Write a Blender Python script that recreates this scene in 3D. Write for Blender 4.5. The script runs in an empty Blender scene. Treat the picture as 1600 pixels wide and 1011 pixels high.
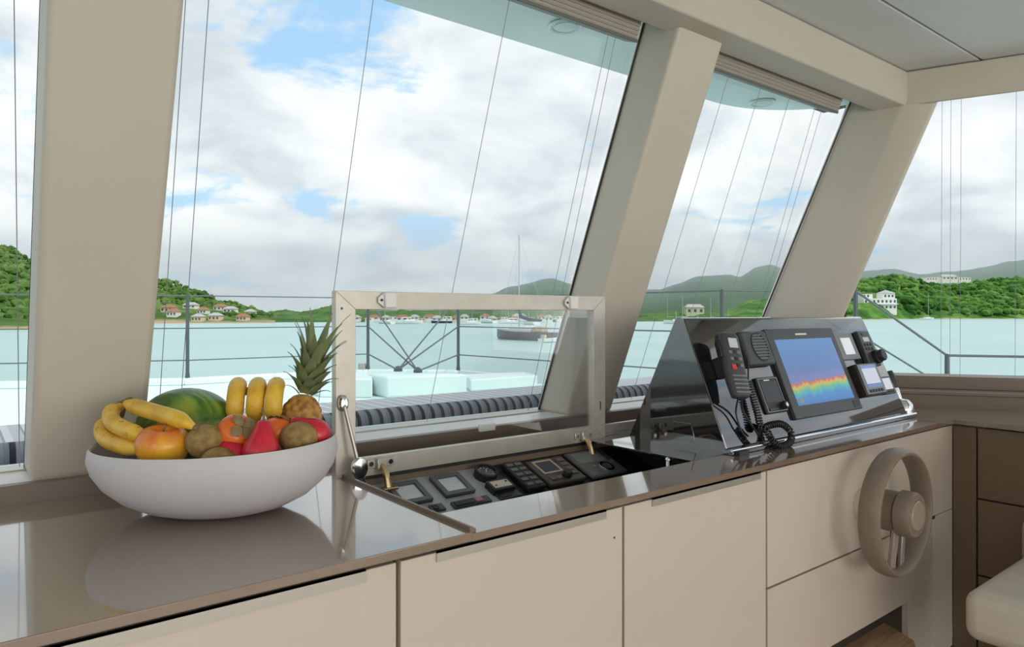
import bpy, bmesh, math, random
from mathutils import Vector, Matrix, noise
random.seed(7)
S = bpy.context.scene
COL = S.collection
# ------------------------------------------------------------------ camera
FPX, HOR = 1104.0, 490.0
FW = Vector((.6212, .7836, 0)); RT = Vector((.7836, -.6212, 0)); CAM = Vector((0, 0, 1.30))
cd = bpy.data.cameras.new('camera'); cam = bpy.data.objects.new('camera', cd); COL.objects.link(cam)
cam.location = CAM; cam.rotation_euler = (math.radians(90), 0, math.atan2(FW.y, FW.x) - math.pi/2)
cd.sensor_width = 36; cd.lens = 36*FPX/1600; cd.shift_y = -(505.5-HOR)/1600
cd.clip_start = .02; cd.clip_end = 9000
S.camera = cam
# ------------------------------------------------------------------ world, sun, exposure
S.view_settings.view_transform = 'Standard'; S.view_settings.look = 'None'
S.view_settings.gamma = 1; S.view_settings.exposure = 0; S.view_settings.use_curve_mapping = False
W = bpy.data.worlds.new('sky'); S.world = W; W.use_nodes = True
def nd(nt, t, **k):
    n = nt.nodes.new(t)
    for a, b in k.items():
        if a.startswith('i_'): n.inputs[a[2:].replace('_', ' ')].default_value = b
        else: setattr(n, a, b)
    return n
def math_(nt, op, a, b=None):
    n = nt.nodes.new('ShaderNodeMath'); n.operation = op
    for i, v in enumerate((a, b)):
        if v is None: continue
        if isinstance(v, (int, float)): n.inputs[i].default_value = v
        else: nt.links.new(v, n.inputs[i])
    return n.outputs[0]
def ramp(nt, fac, stops, interp='LINEAR'):
    n = nt.nodes.new('ShaderNodeValToRGB'); n.color_ramp.interpolation = interp
    el = n.color_ramp.elements
    while len(el) < len(stops): el.new(.5)
    for e, (p, c) in zip(el, stops):
        e.position = p; e.color = (*c, 1) if len(c) == 3 else c
    nt.links.new(fac, n.inputs[0]); return n.outputs[0]
def mixc(nt, fac, a, b):
    n = nt.nodes.new('ShaderNodeMix'); n.data_type = 'RGBA'
    for sock, v in ((n.inputs[0], fac), (n.inputs[6], a), (n.inputs[7], b)):
        if isinstance(v, (int, float)): sock.default_value = v
        elif isinstance(v, tuple): sock.default_value = (*v, 1)
        else: nt.links.new(v, sock)
    return n.outputs[2]
def sky_nodes():
    nt = W.node_tree; nt.nodes.clear()
    tc = nd(nt, 'ShaderNodeTexCoord'); sx = nd(nt, 'ShaderNodeSeparateXYZ'); nt.links.new(tc.outputs['Generated'], sx.inputs[0])
    z = math_(nt, 'MAXIMUM', sx.outputs[2], 0.0)
    zz = math_(nt, 'ADD', z, .34)
    cx = math_(nt, 'DIVIDE', sx.outputs[0], zz); cy = math_(nt, 'DIVIDE', sx.outputs[1], zz)
    cb = nd(nt, 'ShaderNodeCombineXYZ'); nt.links.new(cx, cb.inputs[0]); nt.links.new(cy, cb.inputs[1])
    cb.inputs[2].default_value = 29.9
    n1 = nd(nt, 'ShaderNodeTexNoise', i_Scale=2.4, i_Detail=12.0, i_Roughness=.58, i_Distortion=.25)
    nt.links.new(cb.outputs[0], n1.inputs['Vector'])
    mp = nd(nt, 'ShaderNodeMapping'); mp.inputs['Location'].default_value = (.09, .12, 1.3)
    nt.links.new(cb.outputs[0], mp.inputs[0])
    n2 = nd(nt, 'ShaderNodeTexNoise', i_Scale=2.88, i_Detail=9.0, i_Roughness=.5, i_Distortion=.3)
    nt.links.new(mp.outputs[0], n2.inputs['Vector'])
    cov = ramp(nt, n1.outputs[0], [(.36, (0, 0, 0)), (.455, (1, 1, 1))], 'EASE')
    shade = ramp(nt, n2.outputs[0], [(.36, (.64, .68, .73)), (.47, (.82, .84, .87)), (.60, (.99, .99, .99))])
    blue = ramp(nt, z, [(0, (.62, .77, .90)), (.18, (.46, .69, .93)), (.55, (.32, .56, .88)), (1, (.18, .40, .78))])
    col = mixc(nt, cov, blue, shade)
    hz = ramp(nt, z, [(0, (.45, .45, .45)), (.10, (0, 0, 0))])
    col = mixc(nt, hz, col, (.80, .87, .93))
    bg = nd(nt, 'ShaderNodeBackground', i_Strength=1.12); nt.links.new(col, bg.inputs[0])
    out = nd(nt, 'ShaderNodeOutputWorld'); nt.links.new(bg.outputs[0], out.inputs[0])
sky_nodes()
sl = bpy.data.lights.new('sun_offscreen', 'SUN'); sl.energy = 2.2; sl.angle = math.radians(3); sl.color = (1, .95, .87)
so = bpy.data.objects.new('sun_offscreen', sl); COL.objects.link(so)
so.rotation_euler = Vector((-.18, .62, -.80)).to_track_quat('-Z', 'Y').to_euler()
def daylight(name, loc, aim, w_, h_, watt, col):
    l = bpy.data.lights.new(name, 'AREA'); l.shape = 'RECTANGLE'; l.size = w_; l.size_y = h_; l.energy = watt; l.color = col
    o = bpy.data.objects.new(name, l); COL.objects.link(o); o.location = loc; o.rotation_euler = Vector(aim).to_track_quat('-Z', 'Z').to_euler()
daylight('opening_aft_offscreen', (1.1, -4.75, 1.15), (0, 1, 0), 4.9, 2.1, 112, (1, .95, .88))          # open cockpit doorway across the aft end
daylight('window_starboard_offscreen', (3.98, -1.7, 1.53), (-1, 0, 0), 3.5, 1.05, 24, (1, .98, .95))   # long side windows, at the wall openings
daylight('window_port_offscreen', (-1.66, -.8, 1.53), (1, 0, 0), 4.0, 1.05, 24, (1, .98, .95))
# ------------------------------------------------------------------ helpers
def ray(x, y): return FW + RT*((x-800)/FPX) + Vector((0, 0, -(y-HOR)/FPX))
def onplane(x, y, p, n):
    r = ray(x, y); n = Vector(n); return CAM + r*((Vector(p)-CAM).dot(n)/r.dot(n))
def atY(x, y, v): return onplane(x, y, (0, v, 0), (0, 1, 0))
def atZ(x, y, v): return onplane(x, y, (0, 0, v), (0, 0, 1))
def atD(x, y, d): return CAM + ray(x, y)*d
WP = {}
def lin(c):
    c /= 255.; return c/12.92 if c <= .04045 else ((c+.055)/1.055)**2.4
def rgb(r, g, b): return (lin(r), lin(g), lin(b))
class MB:
    def __init__(s, M=None): s.v = []; s.f = []; s.M = M
    def add(s, vs, fs):
        o = len(s.v)
        for p in vs:
            p = Vector(p); s.v.append(s.M @ p if s.M else p)
        s.f += [tuple(i+o for i in f) for f in fs]; return s
    def box(s, a, b):
        x0, y0, z0 = a; x1, y1, z1 = b
        x0, x1 = min(x0, x1), max(x0, x1); y0, y1 = min(y0, y1), max(y0, y1); z0, z1 = min(z0, z1), max(z0, z1)
        return s.add([(x0,y0,z0),(x1,y0,z0),(x1,y1,z0),(x0,y1,z0),(x0,y0,z1),(x1,y0,z1),(x1,y1,z1),(x0,y1,z1)],
                     [(0,3,2,1),(4,5,6,7),(0,1,5,4),(1,2,6,5),(2,3,7,6),(3,0,4,7)])
    def loft(s, rings, caps=True, closed=True):
        n = len(rings[0]); o = []; fs = []
        for r in rings: o += list(r)
        for i in range(len(rings)-1):
            for j in range(n if closed else n-1):
                k = (j+1) % n
                fs.append((i*n+j, i*n+k, (i+1)*n+k, (i+1)*n+j))
        if caps:
            fs.append(tuple(reversed(range(n)))); fs.append(tuple(range((len(rings)-1)*n, len(rings)*n)))
        return s.add(o, fs)
    def tube(s, pts, rad, seg=8, caps=True):
        pts = [Vector(p) for p in pts]; n = len(pts)
        rr = rad if isinstance(rad, (list, tuple)) else [rad]*n
        t0 = (pts[1]-pts[0]).normalized()
        up = Vector((0, 0, 1)) if abs(t0.z) < .9 else Vector((1, 0, 0))
        nx = t0.cross(up).normalized(); rings = []
        for i, p in enumerate(pts):
            t = (pts[min(i+1, n-1)]-pts[max(i-1, 0)]).normalized()
            nx = (nx - t*nx.dot(t)).normalized(); ny = t.cross(nx)
            rings.append([p + (nx*math.cos(2*math.pi*j/seg)+ny*math.sin(2*math.pi*j/seg))*rr[i] for j in range(seg)])
        return s.loft(rings, caps)
    def cyl(s, a, b, r, r2=None, seg=20): return s.tube([a, b], [r, r if r2 is None else r2], seg)
    def lathe(s, prof, c=(0, 0, 0), seg=32, sx=1, sy=1, M=None):
        c = Vector(c); rings = []
        for r, z in prof:
            ring = [Vector((r*math.cos(2*math.pi*j/seg)*sx, r*math.sin(2*math.pi*j/seg)*sy, z)) for j in range(seg)]
            rings.append([c + (M @ p if M else p) for p in ring])
        return s.loft(rings, True)
    def sphere(s, c, r, seg=24, rings=14, sc=(1, 1, 1), M=None):
        prof = [(max(math.sin(math.pi*i/rings), .0008)*r, -math.cos(math.pi*i/rings)*r) for i in range(rings+1)]
        c = Vector(c); rg = []
        for rr, z in prof:
            ring = [Vector((rr*math.cos(2*math.pi*j/seg)*sc[0], rr*math.sin(2*math.pi*j/seg)*sc[1], z*sc[2])) for j in range(seg)]
            rg.append([c + (M @ p if M else p) for p in ring])
        return s.loft(rg, True)
    def prism(s, poly, d):
        d = Vector(d); poly = [Vector(p) for p in poly]; n = len(poly)
        return s.add(poly + [p+d for p in poly], [tuple(reversed(range(n))), tuple(range(n, 2*n))] +
                     [(i, (i+1) % n, n+(i+1) % n, n+i) for i in range(n)])
    def build(s, name, mat, parent=None, bevel=0, seg=2, smooth=38, loc=None):
        if parent is not None: o0 = WP[parent]
        elif loc is not None: o0 = Vector(loc)
        else:
            c = sum(s.v, Vector())/len(s.v); o0 = Vector((c.x, c.y, min(p.z for p in s.v)))
        org = o0
        if parent is not None:
            c = sum(s.v, Vector())/len(s.v); org = c
        me = bpy.data.meshes.new(name); me.from_pydata([p-org for p in s.v], [], s.f)
        bm = bmesh.new(); bm.from_mesh(me); bmesh.ops.recalc_face_normals(bm, faces=bm.faces)
        ang = math.radians(smooth)
        for f in bm.faces: f.smooth = True
        for e in bm.edges:
            e.smooth = len(e.link_faces) == 2 and e.calc_face_angle(9) < ang
        bm.to_mesh(me); bm.free()
        me.materials.append(mat)
        ob = bpy.data.objects.new(name, me); COL.objects.link(ob); ob.location = org - (o0 if parent is not None else Vector())
        WP[ob] = org
        if parent is not None: ob.parent = parent
        if bevel:
            m = ob.modifiers.new('bevel', 'BEVEL'); m.width = bevel; m.segments = seg; m.limit_method = 'ANGLE'; m.angle_limit = math.radians(40)
            m.harden_normals = False
        return ob
def tag(o, label, cat, group=None, kind=None):
    o['label'] = label; o['category'] = cat
    if group: o['group'] = group
    if kind: o['kind'] = kind
    return o
def thing(name, loc, label, cat, group=None, kind=None):
    o = bpy.data.objects.new(name, None); COL.objects.link(o); o.location = loc; o.empty_display_size = .05
    WP[o] = Vector(loc); return tag(o, label, cat, group, kind)
def copy_thing(o, loc, label=None, rotz=None, scale=None):
    c = o.copy(); COL.objects.link(c); c.location = loc; WP[c] = Vector(loc)
    if label: c['label'] = label
    if rotz is not None: c.rotation_euler = (0, 0, rotz)
    if scale: c.scale = scale
    for ch in [x for x in o.children]:
        d = ch.copy(); COL.objects.link(d); d.parent = c
        for g in ch.children:
            e = g.copy(); COL.objects.link(e); e.parent = d
    return c
# ------------------------------------------------------------------ materials
MATS = {}
def mat(name, col, rough=.5, metal=0, var=0, vscale=20, bump=0, bscale=200, coat=0, spec=.5, emit=None, estr=0, sheen=0, sss=0):
    if name in MATS: return MATS[name]
    m = bpy.data.materials.new(name); m.use_nodes = True; nt = m.node_tree; b = nt.nodes['Principled BSDF']
    b.inputs['Base Color'].default_value = (*col, 1); b.inputs['Roughness'].default_value = rough; b.inputs['Metallic'].default_value = metal
    b.inputs['Specular IOR Level'].default_value = spec; b.inputs['Coat Weight'].default_value = coat; b.inputs['Coat Roughness'].default_value = .06
    if sss: b.inputs['Subsurface Weight'].default_value = sss; b.inputs['Subsurface Radius'].default_value = (.02, .01, .006); b.inputs['Subsurface Scale'].default_value = .5
    if emit: b.inputs['Emission Color'].default_value = (*emit, 1); b.inputs['Emission Strength'].default_value = estr
    if var or bump:
        tc = nd(nt, 'ShaderNodeTexCoord')
        if var:
            n = nd(nt, 'ShaderNodeTexNoise', i_Scale=vscale, i_Detail=4.0); nt.links.new(tc.outputs['Object'], n.inputs['Vector'])
            lo = tuple(max(0, c*(1-var)) for c in col); hi = tuple(min(1, c*(1+var)) for c in col)
            nt.links.new(ramp(nt, n.outputs[0], [(.3, lo), (.7, hi)]), b.inputs['Base Color'])
        if bump:
            n = nd(nt, 'ShaderNodeTexNoise', i_Scale=bscale, i_Detail=3.0); nt.links.new(tc.outputs['Object'], n.inputs['Vector'])
            bp = nd(nt, 'ShaderNodeBump', i_Strength=bump, i_Distance=.002); nt.links.new(n.outputs[0], bp.inputs['Height']); nt.links.new(bp.outputs[0], b.inputs['Normal'])
    MATS[name] = m; return m
def shader(name, fn, rough=.5, **kw):
    if name in MATS: return MATS[name]
    m = mat(name, (.5, .5, .5), rough, **kw); nt = m.node_tree; b = nt.nodes['Principled BSDF']
    tc = nd(nt, 'ShaderNodeTexCoord'); fn(nt, b, tc); return m
def noise_ramp(scale, stops, detail=5, dist=0, rough=.5, coord='Object', stretch=None):
    def fn(nt, b, tc):
        v = tc.outputs[coord]
        if stretch:
            mp = nd(nt, 'ShaderNodeMapping'); mp.inputs['Scale'].default_value = stretch; nt.links.new(v, mp.inputs[0]); v = mp.outputs[0]
        n = nd(nt, 'ShaderNodeTexNoise', i_Scale=scale, i_Detail=float(detail), i_Roughness=rough, i_Distortion=dist)
        nt.links.new(v, n.inputs['Vector']); nt.links.new(ramp(nt, n.outputs[0], stops), b.inputs['Base Color'])
    return fn
def glassmat(name, tint, refl=1.0):
    m = bpy.data.materials.new(name); m.use_nodes = True; nt = m.node_tree; nt.nodes.clear()
    t = nd(nt, 'ShaderNodeBsdfTransparent'); t.inputs[0].default_value = (*tint, 1)
    g = nd(nt, 'ShaderNodeBsdfGlossy', i_Roughness=0.0); fr = nd(nt, 'ShaderNodeFresnel', i_IOR=1.45)
    mx = nd(nt, 'ShaderNodeMixShader'); nt.links.new(math_(nt, 'MULTIPLY', fr.outputs[0], refl), mx.inputs[0])
    nt.links.new(t.outputs[0], mx.inputs[1]); nt.links.new(g.outputs[0], mx.inputs[2])
    o = nd(nt, 'ShaderNodeOutputMaterial'); nt.links.new(mx.outputs[0], o.inputs[0]); return m
CREAM = mat('cream_lining', (.60, .54, .455), .5, var=.03, vscale=3, bump=.05, bscale=300)
CABI = mat('cream_lacquer', (.63, .54, .46), .38, var=.03, vscale=2)
CARC = mat('dark_carcass', (.05, .038, .03), .6)
TAUPE = mat('taupe_worktop', (.235, .160, .115), .16, var=.03, vscale=60, spec=.6, coat=1)
TAUPE.node_tree.nodes['Principled BSDF'].inputs['Coat IOR'].default_value = 1.95; TAUPE.node_tree.nodes['Principled BSDF'].inputs['Coat Roughness'].default_value = .05
SILLB = mat('taupe_upstand', (.20, .145, .11), .4, var=.04, vscale=8)
CEILM = mat('ceiling_white', (.68, .69, .67), .55, var=.02, vscale=3)
BROWN = mat('brown_lacquer', (.19, .125, .08), .45, var=.05, vscale=4)
ALU = mat('brushed_aluminium', (.53, .49, .43), .38, metal=.55, var=.06, vscale=30)
ALUG = mat('satin_profile', (.52, .49, .44), .35, metal=.6)
CHROME = mat('chrome', (.75, .75, .75), .12, metal=1)
BRASS = mat('brass_hinge', (.72, .55, .33), .22, metal=1)
GASK = mat('black_gasket', (.012, .013, .014), .5)
BLKG = mat('gloss_black', (.008, .009, .011), .06, coat=1)
BLKG.node_tree.nodes['Principled BSDF'].inputs['Coat IOR'].default_value = 2.0; BLKG.node_tree.nodes['Principled BSDF'].inputs['Coat Roughness'].default_value = .04
BLKM = mat('matt_black', (.018, .018, .019), .45, bump=.1, bscale=900)
DGREY = mat('dark_grey_plastic', (.055, .058, .062), .4, bump=.08, bscale=900)
MGREY = mat('mid_grey_plastic', (.20, .215, .225), .35)
LGREY = mat('light_grey_panel', (.44, .455, .475), .4, var=.03)
WHITEP = mat('white_plastic', (.84, .82, .79), .4)
BLINDD = mat('blind_headrail', (.13, .13, .115), .45)
BLINDF = mat('blind_taupe', (.42, .375, .32), .7, bump=.1, bscale=500)
WIRE = mat('blind_wire', (.30, .31, .33), .5)
GLASS = glassmat('window_glass', (.965, .99, .985), .09)
LGLASS = glassmat('lid_glass', (.93, .94, .94), .35)
GEL = mat('aqua_cast_gelcoat', (.74, .88, .87), .35, var=.02, vscale=2)  # white gelcoat; aqua cast from water and glass put into the base colour
STEEL = mat('dark_steel', (.10, .12, .13), .35, metal=.5)
ROPE = mat('lifeline_cover', (.12, .14, .15), .6)
LEATH = mat('cream_leather', (.62, .55, .47), .42, var=.04, vscale=12, bump=.25, bscale=260)
TANP = mat('taupe_wheel_leather', (.235, .18, .138), .42, var=.06, vscale=30, bump=.2, bscale=500)
TANL = mat('light_taupe_plastic', (.33, .27, .215), .35)
def wood_fn(nt, b, tc):
    mp = nd(nt, 'ShaderNodeMapping'); mp.inputs['Scale'].default_value = (2, 22, 22); nt.links.new(tc.outputs['Object'], mp.inputs[0])
    n = nd(nt, 'ShaderNodeTexNoise', i_Scale=3.0, i_Detail=6.0, i_Distortion=.6); nt.links.new(mp.outputs[0], n.inputs['Vector'])
    nt.links.new(ramp(nt, n.outputs[0], [(.3, (.26, .15, .08)), (.55, (.42, .26, .15)), (.75, (.50, .33, .20))]), b.inputs['Base Color'])
WOOD = shader('oiled_oak', wood_fn, .4)

# ================================================================== ROOM SHELL
RK = .40                                   # rake of the front windows: top leans towards the room
def yi(z): return 1.608 - RK*(z-1.30)      # inner face of the window posts
def yg(z): return 1.758 - RK*(z-1.30)      # glass
fl = MB().box((-1.6, -4.6, -.06), (3.9, 1.9, 0)).build('floor', mat('pale_floor', (.46, .41, .34), .45, var=.08, vscale=6)); tag(fl, 'pale saloon floor below the cream cabinets', 'floor', kind='structure')
# front wall below the sill, with the stepped sill
w = MB().box((-1.5, 1.7425, 0), (2.86, 2.02, .948)).build('wall_front', GEL); tag(w, 'low white front wall below the raked windows', 'wall', kind='structure')
w = MB().box((-1.5, 1.715, .90), (2.86, 1.742, .9582)).build('trim_1', SILLB, bevel=.002); tag(w, 'brown upstand along the back of the worktop under the front windows', 'trim', kind='structure')
w = MB().box((-1.5, 1.742, .9485), (2.86, 1.90, .958)).build('trim_2', mat('sill_white', (.70, .68, .66), .35), bevel=.002); tag(w, 'pale flat sill under the raked front windows', 'window sill', kind='structure')
def post(name, x0, x1, label):
    mb = MB(); z0, z1 = .955, 2.215
    rings = []
    for z in (z0, z1):
        rings.append([(x0, yi(z), z), (x1, yi(z), z), (x1, yi(z)+.17, z), (x0, yi(z)+.17, z)])
    mb.loft(rings); o = mb.build(name, CREAM, bevel=.012, seg=3); return tag(o, label, 'window post', kind='structure')
post('pillar', -1.30, -1.08, 'cream window post at the far end of the front windows')
post('pillar', .125, .333, 'broad cream window post behind the fruit bowl')
post('pillar', 1.625, 1.835, 'slanted cream window post behind the open glass lid')
# corner post
NR = Vector((.836, .549, 0)); DR = Vector((.549, -.836, 0)); KR = .145
mb = MB(); rings = []
for z in (.955, 2.122):
    xc = 2.862 + .085*(z-1.3); y = yi(z)-.060; c = Vector((xc, y, z)) + DR*.1195
    cr = c + NR*.22
    rings.append([(xc-.036, y+.215, z), (xc, y, z), tuple(c), tuple(cr), (xc+.10, y+.31, z)])
last = [Vector(p) + Vector((0, -.035, .09)) for p in rings[-1]]; last[1] += Vector((.03, .13, 0)); last[2] += NR*.15
rings.append(last)
mb.loft(rings); o = mb.build('pillar', CREAM, bevel=.014, seg=3); tag(o, 'slanted cream corner post rising behind the black helm console', 'window post', kind='structure')
# right angled wall: stepped sill, glass
P0 = Vector((2.972, 1.608, 1.3)) + DR*.135 + NR*.05       # a point of the angled glass
def rg(t, z, off=0): return Vector((P0.x, P0.y, 0)) + DR*t + NR*(off - KR*(z-1.3)) + Vector((0, 0, z))
def strip(mb, offs, z0, z1, t0=-.30, t1=1.25):
    a = [Vector((P0.x, P0.y, 0)) + DR*t + NR*o for t in (t0, t1) for o in offs]
    mb.prism([Vector((a[0].x, a[0].y, z0)), Vector((a[1].x, a[1].y, z0)), Vector((a[3].x, a[3].y, z0)), Vector((a[2].x, a[2].y, z0))], (0, 0, z1-z0)); return mb
tag(strip(MB(), (-.17, .25), 0, .90).build('wall_right', GEL), 'low angled wall beside the helm below its window', 'wall', kind='structure')
tag(strip(MB(), (-.17, .22), .90, .972).build('trim_3', SILLB, bevel=.002), 'brown upstand below the ledge of the angled window', 'trim', kind='structure')
tag(strip(MB(), (-.175, .1), .972, .984).build('trim_4', SILLB, bevel=.002), 'brown ledge below the angled window beside the helm', 'trim', kind='structure')
tag(strip(MB(), (-.035, .12), .984, 1.036).build('trim_5', SILLB, bevel=.002), 'brown riser between the ledge and angled window glass', 'trim', kind='structure')
e = rg(1.25, 1.3)
tag(MB().box((e.x-.05, -4.6, 0), (e.x+.15, e.y, .97)).box((e.x-.05, -4.6, 2.1), (e.x+.15, e.y, 2.3)).box((e.x-.05, -4.6, .97), (e.x+.15, -3.6, 2.1)).build('wall_side', CREAM), 'cream side wall of the saloon with long window opening', 'wall', kind='structure')
tag(MB().box((-1.6, -4.6, 0), (-1.45, 1.9, .97)).box((-1.6, -4.6, 2.1), (-1.45, 1.5, 2.3)).box((-1.6, -4.6, .97), (-1.45, -3.0, 2.1)).build('wall_left', CREAM), 'cream port side wall of the saloon', 'wall', kind='structure')
# windows
def window(name, x0a, x0b, x1a, x1b, label):
    """front pane between z=.966 and 2.2; x at the bottom (a) and top (b)"""
    zb, zt = .958, 2.20
    t = thing(name, ((x0a+x1a)/2, yg(zb), zb), label, 'window', kind='structure')
    n = Vector((0, 1, RK)).normalized()*.006
    q = [Vector((x0a, yg(zb)+.012, zb)), Vector((x1a, yg(zb)+.012, zb)), Vector((x1b, yg(zt)+.012, zt)), Vector((x0b, yg(zt)+.012, zt))]
    MB().prism(q, n).build('pane', GLASS, t)
    MB().tube([Vector((x0a, yg(zb), zb)), Vector((x0b, yg(zt), zt))], .004, 4).build('gasket', GASK, t)
    MB().tube([Vector((x1a, yg(zb), zb)), Vector((x1b, yg(zt), zt))], .004, 4).build('gasket', GASK, t)
    MB().box((x0a, yg(zb)-.035, zb-.006), (x1a, yg(zb)+.03, zb+.004)).build('window_frame', ALUG, t, bevel=.003)
    return t
window('window_1', -1.08, -1.08, .128, .128, 'tall raked front window beside the broad post and fruit bowl')
window('window_2', .330, .330, 1.622, 1.622, 'widest raked front window behind the open glass lid')
window('window_3', 1.838, 1.838, 2.790, 2.896, 'narrower raked front window behind the helm console')
t = thing('window_4', tuple(rg(.5, 1.036)), 'angled window beyond the helm console showing the green headland', 'window', kind='structure')
q = [rg(-.005, 1.03), rg(1.22, 1.03), rg(1.22, 2.2), rg(-.005, 2.2)]
MB().prism(q, NR*.006).build('pane', GLASS, t)
MB().tube([rg(-.004, 1.03), rg(-.004, 2.2)], .004, 4).build('gasket', GASK, t)
# ceiling, beams
ce = MB().box((-1.6, -4.6, 2.275), (3.75, .35, 2.33)).box((-1.6, .35, 2.275), (3.32, 1.75, 2.33)).build('ceiling', CARC); tag(ce, 'pale panelled saloon ceiling', 'ceiling', kind='structure')
WP[ce] = ce.location.copy()
xs = [(-1.58, -.2), (-.19, 1.2), (1.21, 3.38)]
for (y0, y1) in [(.996, 1.25), (.20, .988), (-.6, .192), (-1.4, -.608), (-2.2, -1.408), (-3, -2.208)]:
    for (x0, x1) in ([(-1.58, 3.30)] if y1 > 1.2 else xs):
        MB().box((x0, y0, 2.258), (x1, y1, 2.28)).build('ceiling_panel', CEILM, ce, bevel=.003)
tag(MB().box((-1.6, 1.215, 2.118), (2.985, 1.33, 2.255)).build('trim_6', CREAM, bevel=.006), 'long cream header beam over the front windows', 'beam', kind='structure')
tag(MB().box((-1.6, 1.33, 2.205), (2.93, 1.50, 2.26)).build('trim_7', CREAM), 'cream soffit strip between header beam and blinds', 'soffit', kind='structure')
a = Vector((2.945, 1.225, 0)); b2 = Vector((3.40, .08, 0)); nn = Vector((.93, .37, 0))
tag(MB().loft([[p+Vector((0,0,2.118)), p+nn*.20+Vector((0,0,2.185)), p+nn*.20+Vector((0,0,2.255)), p+Vector((0,0,2.255))] for p in (a, b2)]).build('trim_8', CREAM, bevel=.006), 'short cream header beam over the angled window', 'beam', kind='structure')
# outer roof with rounded overhang
pl = [(-2.2, -5.6), (4.1, -5.6), (4.1, .6)]
pl += [(3.05 + .34*math.cos(a), 1.47 + .34*math.sin(a)) for a in [math.radians(k) for k in (0, 15, 30, 45, 60, 75, 90)]]
pl += [(2.4, 1.815), (1.0, 1.815), (-.5, 1.815), (-2.2, 1.80)]
mb = MB().prism([(x, y, 2.335) for x, y in pl], (0, 0, .07))
rf = mb.build('roof', GEL, bevel=.012); tag(rf, 'white roof overhang with painted aqua cast outside the windows', 'roof', kind='structure')
mb = MB(); mb.prism([(-2.0, 1.38, 2.19), (2.90, 1.38, 2.19)] + [(2.52+.50*math.cos(a), 1.36+.45*math.sin(a), 2.19) for a in [math.radians(k) for k in range(6, 91, 7)]] + [(-2.0, 1.81, 2.19)], (0, 0, .15))
mb.build('soffit_panel', GEL, rf, bevel=.01)
def dl(p, lab):
    t = thing('deck_light', p, lab, 'light', 'round deck lights under the roof overhang')
    MB().lathe([(.052, 0), (.056, -.004), (.050, -.008), (.044, -.006), (.043, -.002)], p, 28).build('rim', GEL, t)
    MB().lathe([(.036, .0), (.036, -.006), (.002, -.008)], p, 24).build('lens', mat('frosted_lens', (.6, .75, .75), .3), t)
dl(Vector((2.67, 1.675, 2.189)), 'round deck light under the rounded overhang corner'); 
dl(atZ(884, 40, 2.189), 'round deck light under the long straight overhang')
# ================================================================== ROLLER BLINDS
def blind(x0, x1, wires, label, z0=2.088, xr=None):
    xr = xr or x1
    t = thing('roller_blind', ((x0+x1)/2, yi(z0), z0), label, 'blind', 'blinds rolled up over the front windows')
    def yb(z): return 1.708 - RK*(z-1.3)
    MB().box((x0, yb(2.19)-.035, 2.165), (xr, yb(2.19)+.035, 2.207)).build('headrail', BLINDD, t, bevel=.005)
    n = Vector((0, -RK, 1)).normalized(); f = Vector((0, -1, -RK)).normalized()
    base = Vector((x0, yb(z0), z0))
    for k in range(7):
        p = base + n*(.008+.0115*k)
        MB().prism([p-f*.025, p+f*.025, p+f*.028+n*.005, p+f*.025+n*.0105, p-f*.025+n*.0105], (x1-x0, 0, 0)).build('fold', BLINDF, t)
    p = base
    MB().prism([p-f*.027, p+f*.027, p+f*.027+n*.009, p-f*.027+n*.009], (x1-x0+.006, 0, 0)).build('bottom_rail', BLINDD, t, bevel=.002)
    for (a, b) in wires:
        zb = .972
        MB().tube([Vector((a, yb(2.09), 2.09)), Vector((b, yb(zb), zb))], .0009, 5).build('guide_wire', WIRE, t)
def wx(x, y): return onplane(x, y, (0, 1.708, 1.3), (0, 1, RK))
def wires(lst):
    out = []
    for (xa, ya, xb, yb_) in lst:
        A = wx(xa, ya); B = wx(xb, yb_); k = (B.x-A.x)/(B.z-A.z)
        out.append((A.x + k*(2.09-A.z), A.x + k*(.972-A.z)))
    return out
blind(-1.07, .12, wires([(22, 0, 30, 690)]) + [(-.33, -.33), (-.7, -.7)], 'taupe blind rolled up above the window beside the fruit bowl')
blind(.345, 1.540, wires([(290, 0, 255, 540), (326, 0, 290, 520), (583, 0, 522, 450), (796, 0, 708, 450), (945, 80, 868, 440), (955, 90, 880, 450)]), 'taupe pleated blind rolled up above the widest front window')
blind(1.845, 2.70, wires([(1138, 120, 1040, 445), (1188, 140, 1095, 440), (1230, 165, 1152, 430), (1270, 180, 1207, 400), (1280, 185, 1216, 405)]), 'taupe pleated blind rolled up above the window behind the console', xr=2.86)
t = thing('roller_blind', tuple(rg(.5, 2.13, -.06)), 'blind with thin guide wires at the angled window', 'blind', 'blinds rolled up over the front windows')
MB().prism([rg(.02, 2.20, -.06), rg(1.2, 2.20, -.06), rg(1.2, 2.20, .0), rg(.02, 2.20, .0)], (0, 0, .05)).build('headrail', BLINDD, t)
for x in (1472, 1486, 1502, 1588):
    n = (NR.x, NR.y, KR); p0 = rg(0, 1.3, -.05)
    A = onplane(x, 170, p0, n); B = onplane(x-2, 584, p0, n); k = (A-B)/(A.z-B.z)
    MB().tube([B+k*(1.03-B.z), B+k*(2.21-B.z)], .0008, 5).build('guide_wire', WIRE, t)
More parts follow.
